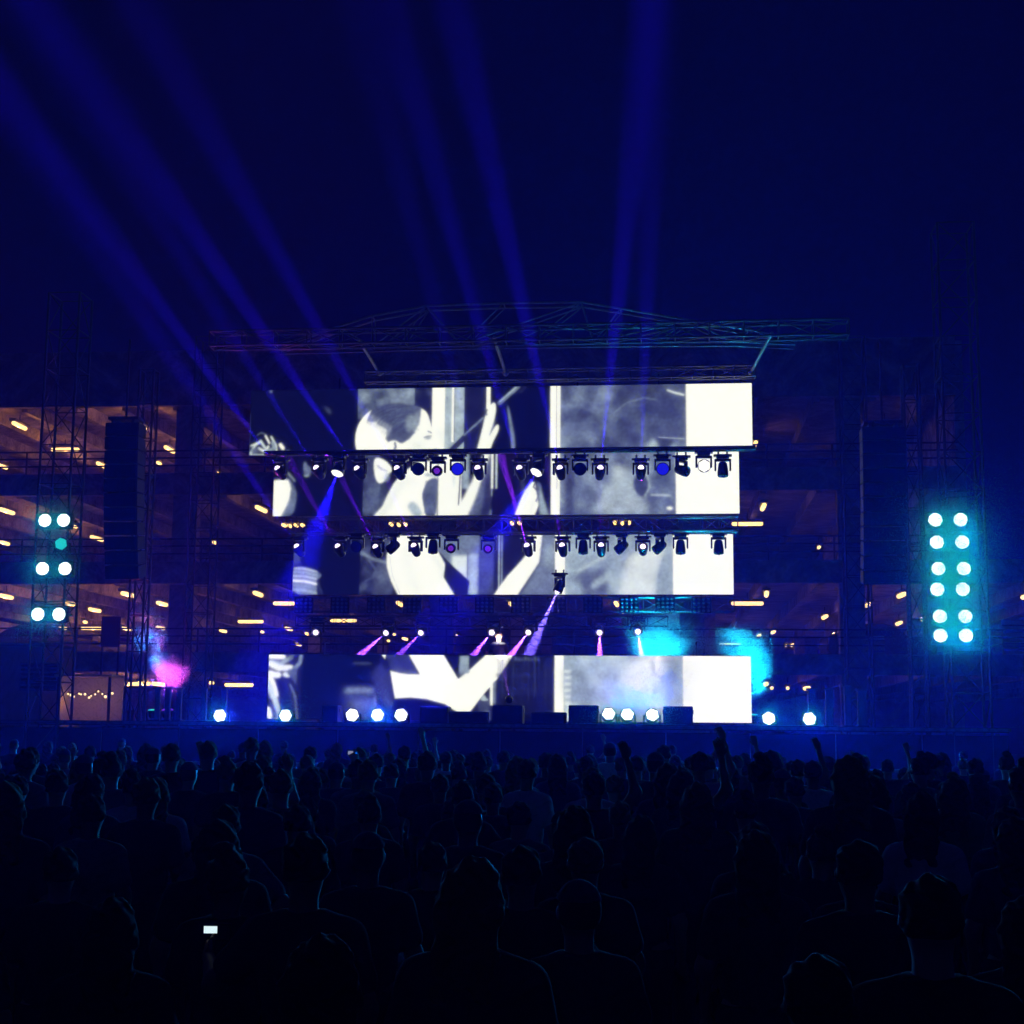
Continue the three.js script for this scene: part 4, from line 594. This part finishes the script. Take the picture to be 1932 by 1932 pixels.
const cone = (x, y, z, b) => { // distance to a tapered capsule [ax, ay, az, ra, bx, by, bz, rb, flatten]
  const fz = b[8] ?? 1, px = x - b[0], py = y - b[1], pz = (z - b[2]) * fz, dx = b[4] - b[0], dy = b[5] - b[1], dz = (b[6] - b[2]) * fz, l = dx * dx + dy * dy + dz * dz;
  const t = Math.max(0, Math.min(1, (px * dx + py * dy + pz * dz) / (l || 1))), qx = px - dx * t, qy = py - dy * t, qz = pz - dz * t;
  return Math.sqrt(qx * qx + qy * qy + qz * qz) - b[3] - (b[7] - b[3]) * t;
};
const smin = (a, b, k) => { const h = Math.max(0, k - Math.abs(a - b)) / k; return Math.min(a, b) - h * h * k * 0.25; };
const field = (bones, k, grow = 0) => (x, y, z) => { let d = 9; for (const b of bones) d = smin(d, cone(x, y, z, b), k); return d - grow; };
const ell = (x, y, z, cx, cy, cz, a, b, c) => { const p = (x - cx) / a, q = (y - cy) / b, r = (z - cz) / c, l = Math.sqrt(p * p + q * q + r * r); return (l - 1) * Math.min(a, b, c) * (l > 1 ? 1.15 : 1); };
const torso = [[0, 0.96, 0, 0.145, 0, 1.12, 0, 0.128, 1.35], [0, 1.12, 0, 0.128, 0, 1.32, 0, 0.158, 1.4], [0, 1.3, 0.01, 0.15, 0, 1.45, 0.015, 0.075, 1.2], [0, 1.425, 0.012, 0.062, 0.155, 1.385, 0.01, 0.06], [0, 1.425, 0.012, 0.062, -0.155, 1.385, 0.01, 0.06]];
const legs = [-1, 1].flatMap((s) => [[s * 0.085, 0.93, 0, 0.1, s * 0.1, 0.5, -0.01, 0.062], [s * 0.1, 0.5, -0.01, 0.06, s * 0.105, 0.09, 0.02, 0.042]]);
const feet = [-1, 1].map((s) => [s * 0.105, 0.045, 0.04, 0.042, s * 0.125, 0.035, -0.16, 0.034]);
// everybody faces -z; the head is meshed finely: brow, eye sockets, nose, mouth, chin and ears
const headField = (x, y, z) => {
  let d = smin(ell(x, y, z, 0, 1.665, 0.012, 0.077, 0.092, 0.096), ell(x, y, z, 0, 1.61, -0.022, 0.06, 0.082, 0.072), 0.04);
  d = smin(d, cone(x, y, z, [0, 1.45, 0.02, 0.06, 0, 1.58, 0.012, 0.054]), 0.03);
  d = smin(d, cone(x, y, z, [0, 1.665, -0.092, 0.008, 0, 1.628, -0.112, 0.014]), 0.015);
  d = smin(d, cone(x, y, z, [-0.035, 1.683, -0.078, 0.011, 0.035, 1.683, -0.078, 0.011]), 0.02);
  for (const s of [-1, 1]) { d = Math.max(d, -(ell(x, y, z, s * 0.032, 1.662, -0.1, 0.02, 0.012, 0.016))); d = smin(d, ell(x, y, z, s * 0.032, 1.661, -0.079, 0.014, 0.012, 0.012), 0.004); d = smin(d, ell(x, y, z, s * 0.08, 1.645, 0.012, 0.012, 0.032, 0.02), 0.008); }
  d = smin(d, cone(x, y, z, [-0.018, 1.595, -0.09, 0.008, 0.018, 1.595, -0.09, 0.008]), 0.01); d = Math.max(d, -cone(x, y, z, [-0.022, 1.595, -0.102, 0.004, 0.022, 1.595, -0.102, 0.004]));
  return d;
};
function handBones(w, d, side, curl) {   // wrist, direction of the forearm, thumb side, finger curl
  const D = d.clone().normalize(), S = side.clone().addScaledVector(D, -side.dot(D)).normalize(), N = D.clone().cross(S), at3 = (a, b, c) => w.clone().addScaledVector(D, a).addScaledVector(S, b).addScaledVector(N, c), out = [];
  const bone = (p, q, r0, r1) => out.push([p.x, p.y, p.z, r0, q.x, q.y, q.z, r1]);
  bone(at3(-0.04, 0, 0), at3(0.03, 0, 0), 0.026, 0.024);
  for (let i = 0; i < 4; i++) { const o = 0.03 - i * 0.02, L = [0.068, 0.078, 0.072, 0.056][i]; bone(at3(0.02, o * 0.7, 0), at3(0.085, o, 0), 0.017, 0.013); bone(at3(0.085, o, 0), at3(0.085 + L * 0.5, o * 1.15, curl * 0.015), 0.0105, 0.0095); bone(at3(0.085 + L * 0.5, o * 1.15, curl * 0.015), at3(0.085 + L * (1 - 0.35 * curl), o * 1.2, curl * 0.05), 0.0095, 0.008); }
  bone(at3(0.02, 0.022, 0), at3(0.055, 0.055, 0.008), 0.015, 0.0115); bone(at3(0.055, 0.055, 0.008), at3(0.088, 0.066, 0.016), 0.0115, 0.009);
  return out;
}
const POSE = { // right elbow, wrist; left elbow, wrist (x > 0 is the person's right seen from behind, the camera's right)
  down: [[0.25, 1.14, 0.02], [0.24, 0.9, -0.06], [-0.25, 1.14, 0.02], [-0.24, 0.9, -0.06]],
  hips: [[0.38, 1.17, 0.06], [0.2, 1.02, -0.02], [-0.25, 1.14, 0.02], [-0.24, 0.9, -0.06]],
  oneUp: [[0.33, 1.62, -0.05], [0.27, 1.88, -0.1], [-0.25, 1.14, 0.02], [-0.22, 0.93, -0.12]],
  bothUp: [[0.32, 1.63, -0.06], [0.27, 1.9, -0.1], [-0.33, 1.61, -0.06], [-0.25, 1.87, -0.12]],
  reach: [[0.44, 1.47, -0.06], [0.7, 1.42, -0.1], [-0.26, 1.14, 0.0], [-0.2, 0.97, -0.16]],
  leftUp: [[0.25, 1.14, 0.02], [0.24, 0.9, -0.06], [-0.36, 1.58, -0.1], [-0.52, 1.74, -0.16]],
  phone: [[0.25, 1.14, 0.02], [0.24, 0.9, -0.06], [-0.36, 1.2, -0.06], [-0.46, 1.26, -0.3]],
  desk: [[0.3, 1.16, -0.05], [0.24, 1.06, -0.3], [-0.3, 1.16, -0.05], [-0.26, 1.07, -0.3]],
};
const skinMats = [lin(0.5, 0.3, 0.2), lin(0.36, 0.2, 0.13), lin(0.2, 0.1, 0.06)].map((color) => std({ color, roughness: 0.6 }));
const hairMats = [lin(0.012, 0.009, 0.008), lin(0.04, 0.022, 0.012), lin(0.16, 0.09, 0.04)].map((color) => new THREE.MeshPhysicalMaterial({ color, roughness: 0.9, specularIntensity: 0.35 }));
const shirtMats = [[0.02, 0.02, 0.024], [0.04, 0.04, 0.05], [0.5, 0.5, 0.5], [0.03, 0.04, 0.1], [0.12, 0.02, 0.02], [0.16, 0.16, 0.17], [0.03, 0.07, 0.05], [0.28, 0.26, 0.22]].map((c) => new THREE.MeshPhysicalMaterial({ color: lin(...c), map: clothMap, bumpMap, bumpScale: 0.003, roughness: 1, specularIntensity: 0.2 }));
const trouserMat = new THREE.MeshPhysicalMaterial({ color: lin(0.02, 0.025, 0.045), map: clothMap, roughness: 1, specularIntensity: 0.2 });
function makePerson(pose, hair, fine = 1) {
  const P = POSE[pose], arms = [], sleeves = [], g = [], c = 0.028 * fine;
  for (const [i, s] of [[0, 1], [2, -1]]) {
    const [e, w] = [P[i], P[i + 1]], up = e[1] > 1.4 ? 0.02 : 0, sh = [s * 0.168, 1.385 + up, 0.01];
    arms.push([...sh, 0.058, ...e, 0.043], [...e, 0.043, ...w, 0.029]); const m = sh.map((v, k) => v + (e[k] - v) * 0.62); sleeves.push([...sh, 0.06, ...m, 0.056]);
    const W = V(...w), dir = W.clone().sub(V(...e)), side = Math.abs(dir.y) > Math.abs(dir.x) + 0.2 ? V(-s, 0, -0.5) : V(0, 1, -0.3), hb = handBones(W, dir, side, e[1] > 1.4 ? 0.35 : 0.7), tip = W.clone().addScaledVector(dir.normalize(), 0.07), r = V(0.125, 0.125, 0.125);
    g.push(surfaceNet(field(hb, 0.008), tip.clone().sub(r), tip.clone().add(r), 0.0105));
  }
  g.push(surfaceNet(field([...torso, ...legs, ...feet, ...arms], 0.045), V(-0.62 - (pose === 'reach' || pose === 'leftUp' ? 0.15 : 0), -0.02, -0.42), V(0.62 + (pose === 'reach' ? 0.2 : 0), 2.0, 0.24), c));
  g.push(surfaceNet(headField, V(-0.11, 1.46, -0.15), V(0.11, 1.78, 0.14), fine < 0.8 ? 0.008 : 0.012));
  const t = new THREE.Group(); t.name = 'person';
  part(t, 'body', mergeGeometries(g), skinMats[0]);
  const sf = field([...torso, ...sleeves], 0.05, 0.017), tf = field([torso[0], ...legs], 0.05, 0.018);
  part(t, 'shirt', surfaceNet((x, y, z) => Math.max(sf(x, y, z) + 0.006 * Math.sin(y * 34 + 5 * Math.sin(x * 11 + z * 7)) * Math.min(1, Math.max(0, (1.35 - y) * 4)), 0.9 - y, y - 1.5 + 0.1 * Math.abs(z)), V(-0.5, 0.86, -0.26), V(0.5, 1.72, 0.26), c), shirtMats[0]);
  part(t, 'trousers', surfaceNet((x, y, z) => Math.max(tf(x, y, z), 0.07 - y, y - 0.98), V(-0.26, 0.02, -0.2), V(0.26, 1.06, 0.22), c), trouserMat);
  if (hair === 'cap') {
    const f = (x, y, z) => Math.min(Math.max(ell(x, y, z, 0, 1.675, 0.012, 0.09, 0.102, 0.11), 1.69 - y), Math.max(cone(x, y, z, [0, 1.695, -0.06, 0.06, 0, 1.69, -0.15, 0.055]), Math.abs(y - 1.698) - 0.007));
    part(t, 'cap', surfaceNet(f, V(-0.13, 1.66, -0.24), V(0.13, 1.81, 0.16), 0.013), shirtMats[3]);
    part(t, 'hair', surfaceNet((x, y, z) => Math.max(ell(x, y, z, 0, 1.655, 0.02, 0.085, 0.1, 0.104), -z - 0.0 + (y - 1.68) * 0.3, y - 1.7, 1.585 - y), V(-0.12, 1.56, -0.06), V(0.12, 1.72, 0.16), 0.013), hairMats[0]);
  } else {
    const long = hair === 'long';
    const f = (x, y, z) => {
      let d = ell(x, y, z, 0, 1.67, 0.018, 0.09, 0.104, 0.106);
      if (long) for (const s of [-0.045, 0, 0.045]) d = smin(d, cone(x, y, z, [s, 1.64, 0.05, 0.065, s * 1.5, 1.36, 0.1, 0.03]), 0.03);
      if (hair === 'bun') d = smin(d, ell(x, y, z, 0, 1.78, 0.05, 0.05, 0.045, 0.05), 0.02);
      d += 0.008 * Math.sin(x * 70 + 3 * Math.sin(y * 40)) * Math.sin(z * 60 + y * 30) + 0.006 * Math.sin(y * 55 + x * 33 + z * 21);
      return Math.max(d, Math.min(-(z + 0.045) + 0.0, 1.715 - y), long ? 1.3 - y : 1.6 - y);
    };
    part(t, 'hair', surfaceNet(f, V(-0.14, long ? 1.28 : 1.56, -0.13), V(0.14, 1.86, 0.19), 0.013), hairMats[0]);
  }
  return t;
}
const protos = {};
for (const [pose, hair] of [['down', 'short'], ['down', 'long'], ['down', 'cap'], ['down', 'bun'], ['hips', 'short'], ['oneUp', 'short'], ['oneUp', 'long'], ['bothUp', 'short'], ['reach', 'short'], ['leftUp', 'long'], ['phone', 'short']]) protos[pose + hair] = makePerson(pose, hair);
const spots = [];
function person(kind, x, z, height, turn, label, { shirt, hair, skin, y = 0, group = 'crowd watching the stage' } = {}) {
  const o = protos[kind].clone(); o.name = numbered('person'); o.position.set(x, y, z); o.rotation.y = turn; const s = height / 1.765; o.scale.set(s * rr(0.97, 1.08), s, s * rr(0.97, 1.06)); scene.add(o); tag(o, label, 'person', group); spots.push([x, z]);
  const sk = skinMats[skin ?? (rnd() * 3 | 0)], sh = shirtMats[shirt ?? [0, 1, 0, 3, 4, 5, 6, 1, 2, 0][rnd() * 10 | 0]], hr = hairMats[hair ?? [0, 0, 1, 2][rnd() * 4 | 0]];
  for (const m of o.children) m.material = { body: sk, shirt: sh, trousers: trouserMat, hair: hr, cap: shirtMats[3] }[m.name];
  return o;
}
function seen(u, v, d, kind, label, opt = {}) { const p = at(u, v, camera.position.z - d); return person(kind, p.x, p.z, Math.min(2.0, Math.max(1.45, p.y)), opt.turn ?? rr(-0.25, 0.25), label, opt); }
seen(394, 1400, 15, 'downshort', 'tall spectator with round dark head below the first deck-edge flood light', { shirt: 0 });
seen(476, 1393, 19, 'downshort', 'spectator in pale shirt, shoulders rimmed in blue light', { shirt: 2 });
seen(500, 1399, 20.5, 'downlong', 'spectator just behind the pale-shirted one, head rimmed in blue', {});
seen(430, 1437, 13, 'downbun', 'spectator with piled-up hair before the pale-shirted spectator', { shirt: 0 });
seen(358, 1439, 14, 'downcap', 'spectator in a cap below the trio of glowing garage lamps', { shirt: 1 });
seen(531, 1454, 10.5, 'downshort', 'fair-haired spectator whose head catches a faint warm glow', { hair: 2, shirt: 1, skin: 0 });
seen(541, 1423, 17, 'downshort', 'spectator directly beyond the fair-haired one below the silver dress', {});
seen(456, 1451, 18, 'downlong', 'spectator with long hair rimmed in blue at the edge of the dark crowd', { shirt: 2 });
seen(610, 1452, 16.5, 'downshort', 'broad dark spectator in front of the person reaching out an arm', { shirt: 0 });
seen(655, 1444, 22, 'downcap', 'small distant spectator in a cap at the end of the outstretched arm', {});
seen(711, 1423, 18, 'downshort', 'dark-haired spectator below the three close-set flood lights', { shirt: 0 });
seen(678, 1411, 20, 'downlong', 'long-haired spectator below the three close-set flood lights', {});
seen(584, 1518, 11, 'downbun', 'short spectator with a hair bun low in the dark crowd', { shirt: 1 });
seen(580, 1426, 18, 'reachshort', 'spectator stretching one arm straight out to the side', { turn: 0, skin: 0 });
seen(325, 1405, 15, 'downshort', 'spectator with blue-rimmed head below the magenta smoke', {});
{
  const o = seen(752, 1432, 17, 'leftUplong', 'spectator raising a small camera above the crowd', { turn: 0, skin: 0 }), q = V(-0.59, 1.83, -0.2).multiply(o.scale).add(o.position);
  const cam = thing('compact_camera', 'small camera with a dim screen held above the crowd', 'camera', q); part(cam, 'body', rbox(0.1, 0.06, 0.025, 0.008), M.blackPlastic); part(cam, 'screen', new THREE.PlaneGeometry(0.06, 0.042).translate(-0.01, 0, 0.0135), glow(0.4, 0.4, 0.6, 0.6)); part(cam, 'lens', new THREE.CylinderGeometry(0.02, 0.022, 0.02, 16).rotateX(Math.PI / 2).translate(0.01, 0, -0.02), M.blackPlastic);
}
seen(1237, 1421, 15, 'downcap', 'dark spectator below the group of three flood lights by the bright screen end', { shirt: 0 });
seen(1200, 1427, 17, 'downshort', 'spectator below the pair of flood lights by the bright screen end', {});
seen(1290, 1451, 13.5, 'downshort', 'spectator in collared top, shoulders edged in blue, below the cabinet', { shirt: 3 });
seen(1372, 1435, 15, 'downlong', 'long-haired spectator below the white screen corner', { shirt: 0 });
seen(1335, 1425, 17.5, 'downshort', 'spectator between the collared one and the raised arms', {});
seen(1390, 1426, 20, 'bothUpshort', 'spectator raising both arms against the bright screen corner', { turn: 0.1 });
seen(1439, 1458, 18, 'downbun', 'spectator with hair bun below the first flood light past the screen', {});
seen(1494, 1437, 18, 'downshort', 'blue-lit spectator beside the one with a hand on the hip', { shirt: 2 });
seen(1533, 1437, 15, 'hipsshort', 'spectator in light shirt with one hand on the hip', { shirt: 2, turn: 0.1 });
seen(1600, 1429, 9.5, 'downlong', 'large dark long-haired spectator nearest below the grey wing panels', { shirt: 0 });
seen(1653, 1453, 16, 'downshort', 'small dark spectator beyond the large long-haired one', { shirt: 1 });
seen(1425, 1554, 8, 'downlong', 'close dark spectator with long hair below the white screen end', { shirt: 0 });
seen(1549, 1572, 8, 'downbun', 'close dark spectator with piled hair before the hand-on-hip one', { shirt: 0 });
seen(1151, 1402, 22, 'downcap', 'spectator in a cap touched by pink light below the tall cabinet', {});
seen(885, 1512, 8.5, 'downcap', 'dark spectator in a pale-brimmed cap in the middle of the crowd', { shirt: 1 });
{ // the one filming with a phone, and what they hold
  const d = 5.6, p = at(406, 1723, camera.position.z - d), s = 1.62 / 1.765;
  const o = person('phoneshort', p.x + 0.46 * s, p.z + 0.37 * s, 1.62, 0, 'close spectator holding up a glowing phone in one hand', { shirt: 0 }); o.scale.set(s, s, s); o.position.y = 0; p.y = 1.33 * s + 0.02;
  const ph = thing('phone', 'small phone with a bright screen held up in the dark crowd', 'phone', V(p.x, p.y, p.z - 0.02), 0.1); ph.rotation.z = 1.57; part(ph, 'case', rbox(0.06, 0.115, 0.009, 0.004), M.blackPlastic); part(ph, 'screen', new THREE.PlaneGeometry(0.026, 0.05).translate(0.006, 0.02, 0.0055), G.phone);
}
{ // everyone else
  let n = 0;
  const marks = ['the beige trailer', 'the lit booth', 'the slim grey panels', 'the silver dress', 'the three close-set flood lights', 'the white V', 'the low cabinet by the V', 'the mixing desk', 'the tall cabinet', 'the bright screen end', 'the white screen corner', 'the grey wing panels', 'the blinder column'];
  const quiet = (kind, d, x, z) => {
    const q = V(x, 1.6, z).project(camera), k = Math.min(12, Math.max(0, Math.floor((q.x + 1) / 2 * 13)));
    const who = kind.startsWith('oneUp') ? 'arm-raising' : kind.startsWith('bothUp') ? 'arms-up' : kind.startsWith('hips') ? 'hand-on-hip' : kind.endsWith('long') ? 'long-haired' : kind.endsWith('cap') ? 'capped' : kind.endsWith('bun') ? 'bun-haired' : 'short-haired';
    return `${who} silhouetted spectator, ${d < 6 ? 'very close' : d < 9 ? 'in the near rows' : d < 13 ? 'in the middle rows' : d < 17 ? 'in the rear middle rows' : d < 21.6 ? 'in the farther rows' : 'close to the barriers'}, below ${marks[k]}`;
  };
  const hideZone = (x, z, d) => d < 5.7 && Math.abs(V(x, 1.5, z).project(camera).x + 0.58) < 0.14;   // the phone stays in view
  for (let tries = 0; n < 240 && tries < 14000; tries++) {
    const d = n < 190 ? 3.4 + 18 * Math.pow(rnd(), 0.8) : rr(21.6, 32.5), half = d * 0.36 + 0.6, x = camera.position.x - d * Math.tan(R(6)) + rr(-half, half), z = camera.position.z - d;
if (hideZone(x, z, d) || spots.some(([a, b]) => (a - x) ** 2 + (b - z) ** 2 < 0.36 + d * 0.008)) continue;
    const h = d < 7.5 ? rr(1.42, 1.62) : d > 21.6 ? rr(1.5, 1.72) : rr(1.48, 1.8), r = rnd(), far = d > 11;
    const kind = far && r < 0.05 ? 'oneUpshort' : far && r < 0.08 ? 'oneUplong' : far && r < 0.1 ? 'bothUpshort' : r < 0.36 ? 'downlong' : r < 0.5 ? 'downcap' : r < 0.6 ? 'downbun' : r < 0.68 ? 'hipsshort' : 'downshort';
    person(kind, x, z, h, rr(-0.35, 0.35), quiet(kind, d, x, z), { shirt: d < 8 ? rnd() < 0.5 ? 0 : 1 : undefined }); n++;
  }
}
{ // the performer faces the crowd over the mixing desk
  protos.dj = makePerson('desk', 'short', 0.75);
  const o = person('dj', djX, -2.35, 1.76, Math.PI, 'performer in black T-shirt bending over the mixing desk above the lowest screen', { shirt: 0, skin: 0, hair: 2, y: RISER, group: 'performer' }); o.scale.set(1.12, 1.06, 1.1);
}
renderer.render(scene, camera);
